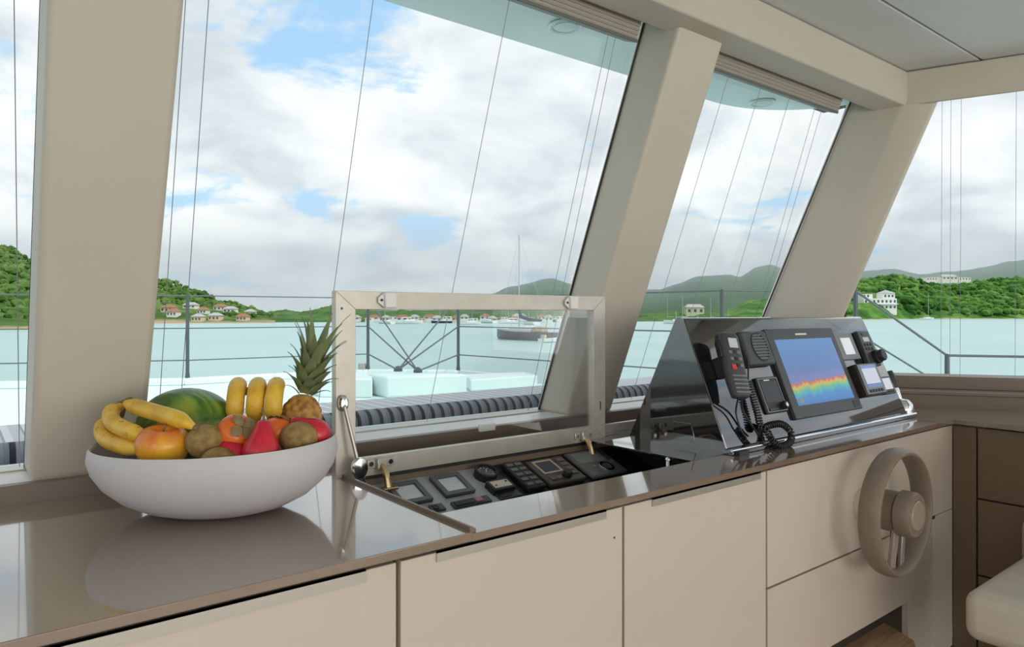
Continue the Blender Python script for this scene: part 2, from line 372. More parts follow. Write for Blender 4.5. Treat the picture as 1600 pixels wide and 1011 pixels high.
# ================================================================== WORKTOPS
CT = .92
o = MB().box((-1.45, 1.005, CT-.016), (.709, 1.718, CT)).build('countertop', TAUPE, bevel=.0015); tag(o, 'glossy taupe worktop slab carrying the fruit bowl', 'worktop')
XR = 2.835
zt = CT-.003; th = .014
mb = MB().box((.7095, 1.007, zt-th), (XR, 1.145, zt)).box((.7095, 1.537, zt-th), (1.66, 1.716, zt)).prism([(1.66, 1.145, zt-th), (XR, 1.145, zt-th), (XR, 1.575, zt-th), (2.755, 1.705, zt-th), (2.745, 1.716, zt-th), (1.66, 1.716, zt-th)], (0, 0, th))
wl = [Vector((P0.x, P0.y, 0)) + DR*t + NR*-.172 for t in (-.18, 1.05)]
mb.prism([(XR, wl[1].y, zt-th), (wl[1].x, wl[1].y, zt-th), (wl[0].x, wl[0].y, zt-th), (XR, 1.575, zt-th)], (0, 0, th))
o = mb.build('countertop', TAUPE); tag(o, 'glossy taupe worktop around the instrument recess and helm console', 'worktop')
# back rail behind the lid
o = MB().box((.72, 1.585, zt-.001), (2.85, 1.60, zt+.028)).build('trim_9', ALU, bevel=.002); tag(o, 'pale metal rail behind the lid and console', 'rail', kind='structure')
o = MB().prism([(.7085, 1.012, CT-.004), (.722, 1.012, CT-.004), (.722, 1.012, CT+.0025), (.7135, 1.012, CT+.0075), (.7085, 1.012, CT+.0075)], (0, .53, 0)).build('edge_strip', SILLB, bevel=.001); tag(o, 'narrow brown strip dividing the two worktop slabs', 'strip')
# ================================================================== CABINETS
YF = 1.022
def cabinet(x0, x1, label, handle=None, lower=None):
    t = thing('cabinet', ((x0+x1)/2, 1.35, 0), label, 'cabinet')
    MB().box((x0-.0015, YF+.021, .08), (x1+.0015, 1.45 if x0 > 1.65 else 1.70, .70)).box((x0-.0015, YF+.021, .70), (x1+.0015, YF+.05, .894)).build('body', CARC, t)
    return t
t = cabinet(-.45, .5715, 'cream cabinet under the fruit bowl worktop')
d = MB().box((-.45, YF, .09), (.569, YF+.02, .893)).build('door', CABI, t, bevel=.0015)
MB().box((-.30, YF-.004, .8755), (.513, YF-.0003, .896)).box((-.30, YF-.004, .893), (.513, YF+.018, .896)).build('handle', ALUG, d)
t = cabinet(.5765, 1.1085, 'wide cream cabinet door under the instrument recess')
d = MB().box((.5775, YF, .09), (1.107, YF+.02, .893)).build('door', CABI, t, bevel=.0015)
MB().box((.645, YF-.004, .878), (1.055, YF-.0003, .896)).box((.645, YF-.004, .893), (1.055, YF+.018, .896)).build('handle', ALUG, d)
MB().cyl((1.082, YF, .833), (1.082, YF-.001, .833), .0022).build('lock_pin', CARC, d)
t = cabinet(1.1135, 1.6485, 'cream cabinet door between instrument recess and steering wheel')
d = MB().box((1.1145, YF, .09), (1.647, YF+.02, .893)).build('door', CABI, t, bevel=.0015)
MB().box((1.20, YF-.004, .878), (1.617, YF-.0003, .896)).box((1.20, YF-.004, .893), (1.617, YF+.018, .896)).build('handle', ALUG, d)
t = cabinet(1.6535, 2.862, 'cream cabinet front carrying the steering wheel')
MB().box((1.6545, YF, .590), (2.860, YF+.02, .893)).build('upper_panel', CABI, t, bevel=.0015)
MB().box((1.6545, YF, .343), (2.690, YF+.02, .585)).box((1.6545, YF, .09), (1.72, YF+.02, .343)).box((2.49, YF, .09), (2.690, YF+.02, .343)).build('lower_panel', CABI, t)
MB().box((2.6925, YF, .09), (2.860, YF+.02, .588)).build('end_panel', CABI, t, bevel=.001)
MB().box((2.683, YF-.003, .582), (2.70, YF+.002, .592)).build('hinge', CARC, t)
# footrest
t = thing('footrest', (2.1, .99, .0), 'oak footrest board sticking out of the opening below the wheel', 'footrest')
MB().prism([(1.74, 1.10, .275), (2.40, 1.10, .275), (2.31, .93, .275), (2.22, .885, .275), (1.74, .885, .275)], (0, 0, .025)).build('board', WOOD, t, bevel=.006)
for x in (1.78, 2.2): MB().box((x, .94, 0), (x+.03, 1.0, .276)).build('bracket', CARC, t)
# right-hand cabinets
XF = 2.862
t = thing('cabinet', (3.1, .6, 0), 'dark brown drawer cabinet at right angles to the cream cabinets', 'cabinet')
MB().box((XF+.021, -.3, .06), (3.2, 1.02, .85)).build('body', CARC, t)
MB().box((XF, .947, .06), (XF+.02, 1.021, .893)).build('filler_panel', BROWN, t, bevel=.001)
for (z0, z1) in ((.644, .893), (.372, .638), (.10, .366)):
    MB().box((XF, .36, z0), (XF+.02, .941, z1)).build('drawer', BROWN, t, bevel=.0015)
    MB().box((XF, -.28, z0), (XF+.02, .354, z1)).build('drawer', BROWN, t, bevel=.0015)
# ================================================================== STEERING WHEEL
wc = Vector((2.16, .918, .722))
t = thing('steering_wheel', tuple(wc+Vector((0, .104, 0))), 'taupe leather steering wheel with one broad spoke on the cream cabinet', 'steering wheel')
RX = Matrix.Rotation(math.radians(90), 3, 'X')
mb = MB(); rings = []
N = 64
for i in range(N):
    a = 2*math.pi*i/N; ca, sa = math.cos(a), math.sin(a)
    ring = []
    for j in range(14):
        b = 2*math.pi*j/14
        rr = .1725 + .013*math.cos(b); yy = .031*math.sin(b)
        ring.append(wc + Vector((rr*ca, yy, rr*sa)))
    rings.append(ring)
vs = [p for r in rings for p in r]
mb.add(vs, [(i*14+j, i*14+(j+1) % 14, ((i+1) % N)*14+(j+1) % 14, ((i+1) % N)*14+j) for i in range(N) for j in range(14)])
mb.build('rim', TANP, t)
def disc(prof, c, mt, name, par, seg=40):
    return MB().lathe(prof, c, seg, M=RX).build(name, mt, par)
# profile z maps to -Y (towards the room)
hub = disc([(.058, -.035), (.059, -.03), (.059, .008), (.056, .010), (.056, .013), (.066, .015), (.066, .047), (.060, .056), (.047, .056)], wc, TANP, 'hub', t)
disc([(.043, .046), (.043, .058), (.040, .061), (.001, .062)], wc, TANL, 'cap', hub)
disc([(.0475, .054), (.0475, .0575), (.0438, .0575), (.0438, .054)], wc, CHROME, 'cap_ring', hub)
disc([(.040, -.06), (.040, -.035)], wc, BLKM, 'collar', t)
disc([(.050, -.1045), (.050, -.075), (.046, -.070), (.040, -.068), (.040, -.055)], wc, CABI, 'column', t)
for sx in (-1, 1):
    MB().prism([wc+Vector((sx*.036, -.012, -.04)), wc+Vector((sx*.013, -.014, -.04)), wc+Vector((sx*.016, -.004, -.168)), wc+Vector((sx*.046, -.002, -.163))], (0, .012, 0)).build('spoke', TANL if sx < 0 else ALUG, t, bevel=.003)
MB().prism([wc+Vector((-.014, .004, -.04)), wc+Vector((.014, .004, -.04)), wc+Vector((.018, .006, -.166)), wc+Vector((-.018, .006, -.166))], (0, .008, 0)).build('spoke_web', BLKM, t)
# ================================================================== HELM CHAIR
t = thing('helm_chair', (2.48, .40, 0), 'helm chair with cream leather seat and oak shell beside the brown drawers', 'chair')
st = MB().box((2.15, -.06, .415), (2.72, .745, .55)).build('seat', LEATH, t, bevel=.035, seg=5)
MB().tube([(2.158, .0, .522), (2.158, .715, .522), (2.18, .738, .522), (2.70, .738, .522)], .0035, 8).build('piping', LEATH, st)
MB().prism([(2.22, -.04, .30), (2.22, .60, .30), (2.30, .68, .30), (2.66, .68, .30), (2.68, .6, .30), (2.68, -.04, .30)], (0, 0, .125)).build('shell', WOOD, t, bevel=.03, seg=4)
MB().box((2.635, .0, .50), (2.71, .752, .655)).build('armrest', mat('tan_leather', (.42, .30, .20), .45, bump=.2, bscale=260), t, bevel=.03, seg=4)
MB().lathe([(.22, 0), (.22, .015), (.06, .03), (.05, .05), (.05, .31)], (2.48, .33, 0), 32).build('pedestal', CHROME, t)
MB().box((2.15, -.16, .5), (2.72, -.05, 1.05)).build('backrest', LEATH, t, bevel=.035, seg=4)
# ================================================================== INSTRUMENT RECESS
tlt = .385; V2 = Vector((0, 1, tlt)).normalized(); N2 = Vector((0, -tlt, 1)).normalized()
R0 = Vector((0, 1.52, .883))
def pan(x, y):
    p = onplane(x, y, R0, N2); q = p-R0; return (q.x, q.dot(V2))
MP = Matrix(((1, V2.x, N2.x, R0.x), (0, V2.y, N2.y, R0.y), (0, V2.z, N2.z, R0.z), (0, 0, 0, 1)))
rt_ = thing('instrument_recess', (1.15, 1.34, .75), 'instrument well with light grey panel under the open glass lid', 'recess')
MB(MP).box((.712, -.34, -.006), (1.105, .016, 0)).build('panel', LGREY, rt_)
MB(MP).box((1.1055, -.34, -.006), (1.655, .016, -.001)).build('panel', BLKM, rt_)
MB().box((.7115, 1.536, .74), (1.66, 1.545, zt-.013)).build('back_wall', SILLB, rt_)
MB().box((.7115, 1.530, zt-.012), (1.655, 1.55, zt+.0015)).build('gasket_strip', GASK, rt_)
MB().box((.7105, 1.146, .74), (1.66, 1.152, zt-.002)).build('front_wall', BLKG, rt_)
MB().box((.7100, 1.146, .74), (.7125, 1.54, zt-.002)).build('side_wall', SILLB, rt_)
MB().box((.71, 1.146, .735), (1.66, 1.545, .741)).build('bottom', BLKG, rt_)
MB().tube([(1.475, 1.20, .86), (1.50, 1.22, .905)], .006, 10).sphere((1.503, 1.222, .908), .009, 12, 8).build('latch', CHROME, rt_)
def pbox(t, name, x0, x1, y0, y1, h0, h1, m, bevel=.0015):
    return MB(MP).box((x0, y0, h0), (x1, y1, h1)).build(name, m, t, bevel=bevel)
def frame_ring(t, name, x0, x1, y0, y1, w_, h0, h1, m):
    mb = MB(MP)
    mb.box((x0, y0, h0), (x0+w_, y1, h1)); mb.box((x1-w_, y0, h0), (x1, y1, h1)); mb.box((x0+w_, y0, h0), (x1-w_, y0+w_, h1)); mb.box((x0+w_, y1-w_, h0), (x1-w_, y1, h1))
    return mb.build(name, m, t)
def pin(xc, yc, h=0): return MP @ Vector((xc, yc, h))
def sq_gauge(xc, yc, s, label, scr):
    t = thing('square_gauge', tuple(pin(xc, yc)), label, 'gauge')
    pbox(t, 'case', xc-s/2, xc+s/2, yc-s/2, yc+s/2, 0, .006, DGREY)
    frame_ring(t, 'bezel', xc-s/2, xc+s/2, yc-s/2, yc+s/2, .013, .006, .011, mat('bezel_grey', (.11, .12, .135), .4))
    pbox(t, 'display', xc-s/2+.014, xc+s/2-.014, yc-s/2+.014, yc+s/2-.014, .006, .0068, scr, 0)
GA = {}
LCDW = mat('pale_display', (.62, .66, .72), .25, var=.05, vscale=30)
def ctr(pts):
    q = [pan(*p) for p in pts]; return (sum(a for a, b in q)/len(q), sum(b for a, b in q)/len(q))
c = ctr([(600, 768), (650, 757), (674, 780), (628, 790)]); sq_gauge(c[0], c[1], .086, 'square grey gauge with blank display beside the brass hinge', LCDW)
c = ctr([(668, 751), (717, 745), (745, 768), (692, 779)]); sq_gauge(c[0], c[1], .086, 'square grey gauge with pale blank display beside the round gauge', LCDW)
c = ctr([(738, 745), (777, 745)]); t = thing('round_gauge', tuple(pin(*c)), 'small round black gauge with raised rim', 'gauge')
M3 = MP.to_3x3(); pc = pin(*c)
MB().lathe([(.031, 0), (.031, .020), (.029, .022), (.026, .022), (.025, .014)], pc, 32, M=M3).build('rim', BLKM, t)
dial = MB().lathe([(.0248, .012), (.0248, .0145), (.001, .0145)], pc, 24, M=M3).build('dial', mat('dial_face', (.08, .085, .09), .3), t)
mb = MB()
for k in range(10):
    a = math.radians(-45+30*k); u = Vector((math.cos(a), math.sin(a), 0)); 
    mb.tube([pc + M3 @ (u*.017+Vector((0, 0, .0148))), pc + M3 @ (u*.022+Vector((0, 0, .0148)))], .0008, 4)
mb.tube([pc + M3 @ Vector((0, 0, .015)), pc + M3 @ Vector((.009, .013, .015))], .0009, 4); mb.build('tick_marks', WHITEP, dial)
c = ctr([(755, 762), (790, 754), (806, 767), (770, 778)]); x, y = c
t = thing('switch_panel', tuple(pin(x, y)), 'small black box with cream face and red light', 'switch')
pbox(t, 'case', x-.034, x+.034, y-.021, y+.021, 0, .018, BLKM); pbox(t, 'face', x-.027, x+.027, y-.014, y+.014, .018, .0186, mat('cream_face', (.62, .52, .42), .3), 0)
MB().sphere(pin(x-.019, y-.005, .019), .003, 10, 6).build('indicator', mat('red_light', (.5, .03, .02), .3), t)
MB().sphere(pin(x+.019, y+.006, .019), .003, 10, 6).build('indicator', BLKM, t)
for (xa, ya, xb, yb_, lab, sw) in ((706, 791, 765, 781, 'flat dark rocker switch row with pink key in the instrument well', 1), (672, 797, 693, 793, 'small dark socket at the front of the grey panel', 0), (777, 778, 812, 772, 'narrow grey switch in front of the cream faced box', 0)):
    A = pan(xa, ya); B = pan(xb, yb_); x0, x1 = A[0], max(B[0], A[0]+.03); y = (A[1]+B[1])/2
    t = thing('rocker_switch', tuple(pin((x0+x1)/2, y)), lab, 'switch')
    pbox(t, 'case', x0, x1, y-.013, y+.012, 0, .006, DGREY); pbox(t, 'rocker', x0+.005, x0+(x1-x0)*.55, y-.009, y+.008, .006, .0085, BLKM)
    if sw: pbox(t, 'rocker', x0+(x1-x0)*.6, x0+(x1-x0)*.8, y-.009, y+.008, .006, .0085, mat('pink_key', (.42, .16, .18), .4))
# ribbed keypad
A = pan(790, 728); B = pan(838, 765); xk = 1.192; x0, x1 = xk-.031, xk+.031; y0, y1 = -.128, -.006
t = thing('remote_keypad', tuple(pin(xk, (y0+y1)/2)), 'narrow black keypad with rows of grey keys', 'keypad')
pbox(t, 'case', x0, x1, y0, y1, 0, .016, BLKM, .003)
for i in range(5):
    for j in range(2):
        yy = y0+.014+(y1-y0-.028)*i/4; pbox(t, 'key', xk-.026+.028*j, xk-.004+.028*j, yy-.006, yy+.006, .016, .0185, mat('key_grey', (.12, .125, .13), .3), .001)
# brown controller with knob
x0, x1, y0, y1 = 1.238, 1.372, -.128, -.010
t = thing('pilot_controller', tuple(pin(1.305, -.07)), 'dark bronze control unit with cream edged screen and black knob', 'control unit')
pbox(t, 'case', x0, x1, y0, y1, 0, .014, mat('bronze_case', (.075, .062, .055), .35), .004)
frame_ring(t, 'screen_surround', x0+.014, x0+.082, y0+.045, y1-.012, .005, .014, .0165, mat('cream_surround', (.55, .44, .34), .4))
pbox(t, 'screen', x0+.019, x0+.077, y0+.05, y1-.017, .014, .0148, mat('dark_screen', (.045, .052, .075), .12), 0)
MB().lathe([(.013, .014), (.013, .028), (.011, .031), (.001, .031)], pin(x0+.075, y0+.022), 24, M=M3).build('knob', BLKM, t)
for k in range(4): pbox(t, 'key', x1-.036, x1-.012, y1-.028-.022*k, y1-.014-.022*k, .014, .017, mat('key_bronze', (.15, .115, .10), .4), .001)
for k in range(2): pbox(t, 'key', x0+.016+.022*k, x0+.034+.022*k, y0+.014, y0+.028, .014, .017, mat('key_bronze', (.15, .115, .10), .4), .001)
# grey controller with ring dial
x0, x1, y0, y1 = 1.392, 1.535, -.132, -.002
t = thing('pilot_display', tuple(pin(1.463, -.066)), 'grey control unit with wide display and chrome ring dial', 'control unit')
pbox(t, 'case', x0, x1, y0, y1, 0, .013, mat('case_charcoal', (.10, .105, .105), .38), .005)
pbox(t, 'display', x0+.012, x1-.03, y0+.066, y1-.012, .013, .0138, mat('grey_lcd', (.17, .19, .18), .2), 0)
pbox(t, 'side_bar', x1-.022, x1-.016, y0+.066, y1-.012, .013, .015, BLKM, .001)
cc = pin(x0+.085, y0+.035); ring = MB().lathe([(.023, .013), (.023, .0155), (.019, .0165), (.016, .0155), (.016, .013)], cc, 32, M=M3).build('dial_ring', CHROME, t)
MB().lathe([(.0155, .013), (.0155, .0145), (.001, .0145)], cc, 24, M=M3).build('dial_centre', DGREY, t)
MB().lathe([(.005, .013), (.005, .0155), (.001, .0158)], pin(x0+.045, y0+.045), 12, M=M3).build('key', MGREY, t)
MB().lathe([(.006, .013), (.006, .0155), (.001, .0158)], pin(x0+.125, y0+.055), 12, M=M3).build('key', MGREY, t)
# ================================================================== GLASS LID
LX0, LX1, LZ0, LZ1, LY, LT = .693, 1.578, .914, 1.353, 1.528, .022
t = thing('glass_lid', ((LX0+LX1)/2, LY, LZ0), 'open hinged lid with mitred metal frame and clear pane', 'lid')
wl_, wt_ = .050, .043
O = [(LX0, LZ0), (LX1, LZ0), (LX1, LZ1), (LX0, LZ1)]; I = [(LX0+wl_, LZ0+wt_), (LX1-wl_, LZ0+wt_), (LX1-wl_, LZ1-wt_), (LX0+wl_, LZ1-wt_)]
for i in range(4):
    j = (i+1) % 4
    MB().prism([(O[i][0], LY, O[i][1]), (O[j][0], LY, O[j][1]), (I[j][0], LY, I[j][1]), (I[i][0], LY, I[i][1])], (0, LT, 0)).build('frame_rail', ALU, t, bevel=.0008)
MB().box((I[0][0]-.004, LY+.010, I[0][1]-.004), (I[1][0]+.004, LY+.014, I[2][1]+.004)).build('pane', LGLASS, t)
for (x, y) in ((607, 469), (894, 473)):
    p = atY(x, y, LY-.008)
    k = MB().box((p.x-.012, LY-.016, p.z-.019), (p.x+.020, LY+.0005, p.z+.019)).build('catch', WHITEP, t, bevel=.003)
    MB().prism([(p.x-.012, LY-.001, p.z-.016), (p.x-.012, LY-.001, p.z+.016), (p.x-.026, LY-.001, p.z+.006), (p.x-.026, LY-.001, p.z-.006)], (0, -.006, 0)).build('ear', WHITEP, k)
    MB().cyl((p.x-.018, LY-.006, p.z), (p.x-.018, LY-.009, p.z), .0032, seg=12).build('screw', GASK, k)
for (x, y) in ((594, 722), (911, 680)):
    p = atY(x, y, LY)
    h = MB().box((p.x-.036, LY-.004, p.z-.012), (p.x+.036, LY+.0005, p.z+.010)).build('hinge', ALUG, t, bevel=.003)
    for s in (-1, 1): MB().cyl((p.x+s*.026, LY-.003, p.z-.001), (p.x+s*.026, LY-.006, p.z-.001), .006, seg=14).build('screw', CHROME, h)
    MB().box((p.x-.014, LY-.013, p.z-.016), (p.x+.014, LY-.003, p.z+.012)).build('hinge_cup', ALUG, h, bevel=.003)
    MB().tube([(p.x, LY-.010, p.z-.006), (p.x+.001, LY-.024, p.z-.020), (p.x+.002, LY-.030, p.z-.036), (p.x+.003, LY-.034, p.z-.055)], [.008, .009, .008, .010], 8).build('hinge_arm', BRASS, h)
    MB().box((p.x-.012, LY-.045, p.z-.062), (p.x+.026, LY-.022, p.z-.054)).build('hinge_foot', BRASS, h, bevel=.002)
p1 = atY(536, 630, LY-.006); p2 = Vector((.735, LY-.035, .945))
s = MB().lathe([(.011, -.004), (.012, .004), (.008, .008), (.001, .008)], p1, 20, M=RX, sy=1.6).build('stay_pivot', CHROME, t)
MB().tube([p1+Vector((0, -.008, -.008)), p2], .0045, 10).build('stay_rod', ALUG, t)
MB().lathe([(.017, -.008), (.019, 0), (.017, .010), (.001, .012)], p2, 24, M=RX, sy=1.3).build('stay_damper', CHROME, t)
MB().tube([p2, p2+Vector((.016, .0, -.055))], .007, 10).build('stay_foot', CHROME, t)
MB().cyl(atY(534, 482, LY), atY(534, 482, LY-.001), .003, seg=12).build('screw', DGREY, t)
a = atY(938, 634, LY); MB().box((a.x-.002, LY-.0012, a.z-.012), (a.x+.002, LY+.0002, a.z+.014)).build('slot', DGREY, t)
# white catch plate on the upstand behind the lid
a = atY(760, 668, 1.713); o = MB().box((a.x-.030, 1.706, a.z-.010), (a.x+.030, 1.7155, a.z+.012)).build('catch_plate', WHITEP, bevel=.002); tag(o, 'small white plate on the brown upstand behind the lid', 'catch')
# ================================================================== HELM CONSOLE
fo = Vector((1.66, 1.15, .925)); V = Vector((0, .15, .365)).normalized(); NF = Vector((0, -V.z, V.y)); LF = .3946
MC = Matrix(((1, V.x, NF.x, fo.x), (0, V.y, NF.y, fo.y), (0, V.z, NF.z, fo.z), (0, 0, 0, 1))); MC3 = MC.to_3x3()
def fp(u, v, h=0): return MC @ Vector((u, v, h))
t = thing('helm_console', (2.2, 1.32, zt), 'gloss black wedge helm console on the taupe worktop', 'console')
yb0 = 1.50; zb_ = zt+.0005
sec = lambda x, xt: [Vector((x, 1.150, zb_)), Vector((x, 1.150, .928)), Vector((xt, 1.297, 1.284)), Vector((xt, 1.306, 1.288)), Vector((xt, 1.325, 1.284)), Vector((x, yb0, zb_))]
MB().loft([sec(1.66, 1.664), sec(2.795, 2.752)]).build('housing', BLKG, t, bevel=.004)
MB().prism([(1.658, 1.25, .935), (1.658, 1.33, .935), (1.658, 1.33, .985), (1.658, 1.265, .985)], (-.0025, 0, 0)).build('inspection_plate', BLKG, t, bevel=.001)
MB().prism([p+Vector((-.0025, 0, 0)) for p in sec(1.66, 1.664)], (.003, 0, 0)).build('side_panel', BLKG, t)
MB().box((1.645, 1.118, zt), (2.80, 1.152, zt+.010)).build('base_lip', BLKG, t, bevel=.002)
MB().tube([(1.645, 1.122, zt+.013), (2.80, 1.122, zt+.013)], .004, 8).build('chrome_strip', CHROME, t)
MB().box((1.655, 1.105, zt), (1.70, 1.12, zt+.012)).build('foot_pad', BLKM, t)
def cbox(t, name, u0, u1, v0, v1, h0, h1, m, bevel=.002, seg=2):
    return MB(MC).box((u0, v0, h0), (u1, v1, h1)).build(name, m, t, bevel=bevel, seg=seg)
MB().box((1.50, 1.1455, zt-.004), (1.70, 1.536, zt+.002)).build('base_tray', BLKG, t, bevel=.001)
# chart plotter
def sonar(nt, b, tc):
    sx = nd(nt, 'ShaderNodeSeparateXYZ'); nt.links.new(tc.outputs['Generated'], sx.inputs[0])
    X, Yv = sx.outputs[0], sx.outputs[2]
    cbn = nd(nt, 'ShaderNodeCombineXYZ'); nt.links.new(X, cbn.inputs[0])
    n = nd(nt, 'ShaderNodeTexNoise', i_Scale=7.0, i_Detail=5.0, i_Roughness=.6); nt.links.new(cbn.outputs[0], n.inputs['Vector'])
    cb3 = nd(nt, 'ShaderNodeMapping'); cb3.inputs['Scale'].default_value = (28, 1, 3); nt.links.new(tc.outputs['Generated'], cb3.inputs[0])
    n2 = nd(nt, 'ShaderNodeTexNoise', i_Scale=1.0, i_Detail=3.0); nt.links.new(cb3.outputs[0], n2.inputs['Vector'])
    line = math_(nt, 'ADD', math_(nt, 'MULTIPLY', n.outputs[0], .16), math_(nt, 'ADD', .235, math_(nt, 'MULTIPLY', X, .06)))
    d_ = math_(nt, 'SUBTRACT', Yv, line)                       # height over the sea bed echo
    d_ = math_(nt, 'ADD', d_, math_(nt, 'MULTIPLY', math_(nt, 'SUBTRACT', n2.outputs[0], .5), .10))
    f = math_(nt, 'ADD', d_, .42)
    base = ramp(nt, f, [(.0, (.06, .20, .62)), (.20, (.10, .34, .72)), (.27, (.10, .58, .62)), (.32, (.32, .66, .22)), (.365, (.80, .66, .12)), (.395, (.85, .30, .10)), (.42, (.75, .16, .16)), (.435, (.26, .30, .62)), (.60, (.17, .28, .60)), (1.0, (.16, .36, .74))])
    nt.links.new(base, b.inputs['Emission Color']); b.inputs['Emission Strength'].default_value = .62
    b.inputs['Base Color'].default_value = (.01, .01, .012, 1)
SONAR = shader('sonar_screen', sonar, .12)
t = thing('chart_plotter', tuple(fp(.585, .2)), 'large chart plotter with blue sonar screen on the console', 'chart plotter')
cbox(t, 'case', .372, .800, .048, .346, 0, .014, DGREY, .003)
cbox(t, 'screen', .408, .768, .088, .308, .014, .0146, SONAR, 0)
cbox(t, 'logo_mark', .545, .615, .322, .328, .014, .0144, WHITEP, 0)
cbox(t, 'power_key', .745, .785, .056, .078, .014, .0152, BLKM, .001)
cbox(t, 'menu_tile', .424, .446, .094, .112, .0146, .0150, mat('menu_tile', (.35, .38, .36), .4), 0)
# speaker
t = thing('speaker', tuple(fp(.28, .28)), 'black speaker with oval slotted grille between handset and chart plotter', 'speaker')
sb = cbox(t, 'case', .215, .355, .226, .338, 0, .026, DGREY, .009, 4)
oc = (.295, .284)
rings = [[fp(oc[0]+(.040*q)*math.cos(a), oc[1]+(.047*q)*math.sin(a), hh) for a in [2*math.pi*j/36 for j in range(36)]] for q, hh in ((1, .0255), (1, .028), (.93, .028), (.93, .0262))]
MB().loft(rings, False).build('grille_ring', BLKM, t)
for k in range(9):
    v = oc[1]-.038+.0095*k; hw = .039*math.sqrt(max(.02, 1-((v-oc[1])/.046)**2))
    MB().tube([fp(oc[0]-hw, v, .0265), fp(oc[0], v, .028), fp(oc[0]+hw, v, .0265)], .0022, 6).build('grille_bar', MGREY, t)
cbox(t, 'logo_mark', .27, .30, .331, .333, .026, .0264, MGREY, 0)
# vhf radio
t = thing('radio', tuple(fp(.295, .135)), 'black radio face with round knob below the speaker', 'radio')
cbox(t, 'case', .238, .352, .078, .192, 0, .010, BLKM, .006, 3)
frame = MB(MC); 
for (u0, u1, v0, v1) in ((.242, .246, .082, .188), (.344, .348, .082, .188), (.246, .344, .082, .085), (.246, .344, .185, .188)): frame.box((u0, v0, .0095), (u1, v1, .0115))
frame.build('edge_trim', MGREY, t)
cbox(t, 'screen', .252, .340, .112, .176, .010, .0108, mat('radio_screen', (.02, .02, .022), .25), 0)
cbox(t, 'logo_mark', .275, .305, .179, .1825, .010, .0106, WHITEP, 0)
MB().lathe([(.012, .010), (.012, .024), (.010, .027), (.001, .027)], fp(.328, .097), 24, M=MC3).build('knob', BLKM, t)
MB().lathe([(.006, .027), (.006, .0275), (.001, .0277)], fp(.328, .097), 16, M=MC3).build('knob_cap', CHROME, t)
cbox(t, 'key_row', .254, .300, .087, .094, .010, .0125, DGREY, .001)
# handset
HA = MC @ Matrix.Translation((.088, .226, .050)) @ Matrix.Rotation(math.radians(-9), 4, 'Z') @ Matrix.Rotation(math.radians(-10), 4, 'Y')
t = thing('handset', tuple(HA.translation), 'dark grey radio handset with red button and coiled cord', 'handset')
mb = MB(HA); rings = []
for (v, w_, d_) in ((-.098, .024, .010), (-.094, .029, .014), (-.05, .0335, .017), (0, .034, .018), (.05, .035, .019), (.082, .035, .020), (.092, .031, .017), (.096, .024, .011)):
    ring = []
    for j in range(20):
        a = 2*math.pi*j/20; ca, sa = math.cos(a), math.sin(a)
        f = lambda q: math.copysign(abs(q)**.55, q)
        ring.append((w_*f(ca), v, d_*f(sa)))
    rings.append(ring)
mb.loft(rings); body = mb.build('body', DGREY, t)
def hbox(name, u0, u1, v0, v1, h0, h1, m, bv=.002): return MB(HA).box((u0, v0, h0), (u1, v1, h1)).build(name, m, t, bevel=bv)
hbox('display', -.014, .018, .046, .076, .017, .0205, mat('handset_lcd', (.62, .66, .66), .3), .001)
for i in range(3):
    for j in range(3):
        if (i, j) == (2, 0): continue
        hbox('key', -.020+.015*j, -.009+.015*j, .028-.020*i, .038-.020*i, .016, .0195, MGREY if j != 1 else BLKM)
hbox('red_button', -.022, -.006, -.020, -.004, .016, .0205, mat('red_button', (.75, .05, .06), .35), .003)
for k in range(5): hbox('grip_rib', -.026, .026, -.088+.012*k, -.083+.012*k, .013, .0175, MGREY, .001)
hbox('push_to_talk', -.043, -.033, .02, .07, -.009, .009, BLKM, .003)
MB(MC).box((.065, .20, 0), (.115, .26, .036)).build('cradle', BLKM, t, bevel=.004)
def spline(pts, n):
    pts = [Vector(p) for p in pts]; out = []
    P = [pts[0]*2-pts[1]] + pts + [pts[-1]*2-pts[-2]]
    for i in range(1, len(P)-2):
        for k in range(n):
            q = k/n; p0, p1, p2, p3 = P[i-1:i+3]
            out.append(.5*((2*p1)+(p2-p0)*q+(2*p0-5*p1+4*p2-p3)*q*q+(3*p1-p0-3*p2+p3)*q**3))
    out.append(pts[-1]); return out
def face_h(x, y, h): return onplane(x, y, fo+NF*h, NF)
path = spline([face_h(1169, 594, .018), face_h(1177, 622, .02), face_h(1184, 648, .02), face_h(1190, 668, .022), Vector((1.80, 1.118, .955)) if 0 else face_h(1205, 664, .035), face_h(1222, 663, .045), face_h(1236, 676, .05), face_h(1234, 691, .048), face_h(1220, 698, .045), face_h(1206, 688, .043), face_h(1197, 672, .045), face_h(1185, 668, .03)], 14)
# helix along the path
L = [0]
for a, b in zip(path, path[1:]): L.append(L[-1]+(b-a).length)
tot = L[-1]; turns = int(tot/.0078); NPT = turns*9
nx = None; pts = []
import bisect
for i in range(NPT+1):
    s_ = tot*i/NPT; k = min(max(bisect.bisect_left(L, s_), 1), len(path)-1)
    q = (s_-L[k-1])/max(1e-9, L[k]-L[k-1]); p = path[k-1].lerp(path[k], q); tg = (path[k]-path[k-1]).normalized()
    if nx is None: nx = tg.orthogonal().normalized()
    nx = (nx-tg*nx.dot(tg)).normalized(); ny = tg.cross(nx); a = 2*math.pi*turns*i/NPT
    pts.append(p+(nx*math.cos(a)+ny*math.sin(a))*.0086)
MB().tube(pts, .0027, 5).build('coiled_cord', BLKM, t, smooth=80)
hb = HA @ Vector((0, -.095, 0))
MB().tube(spline([face_h(1168, 560, .03), face_h(1169, 578, .028), face_h(1169, 594, .018)], 6), .0025, 6).build('cord_lead', BLKM, t)
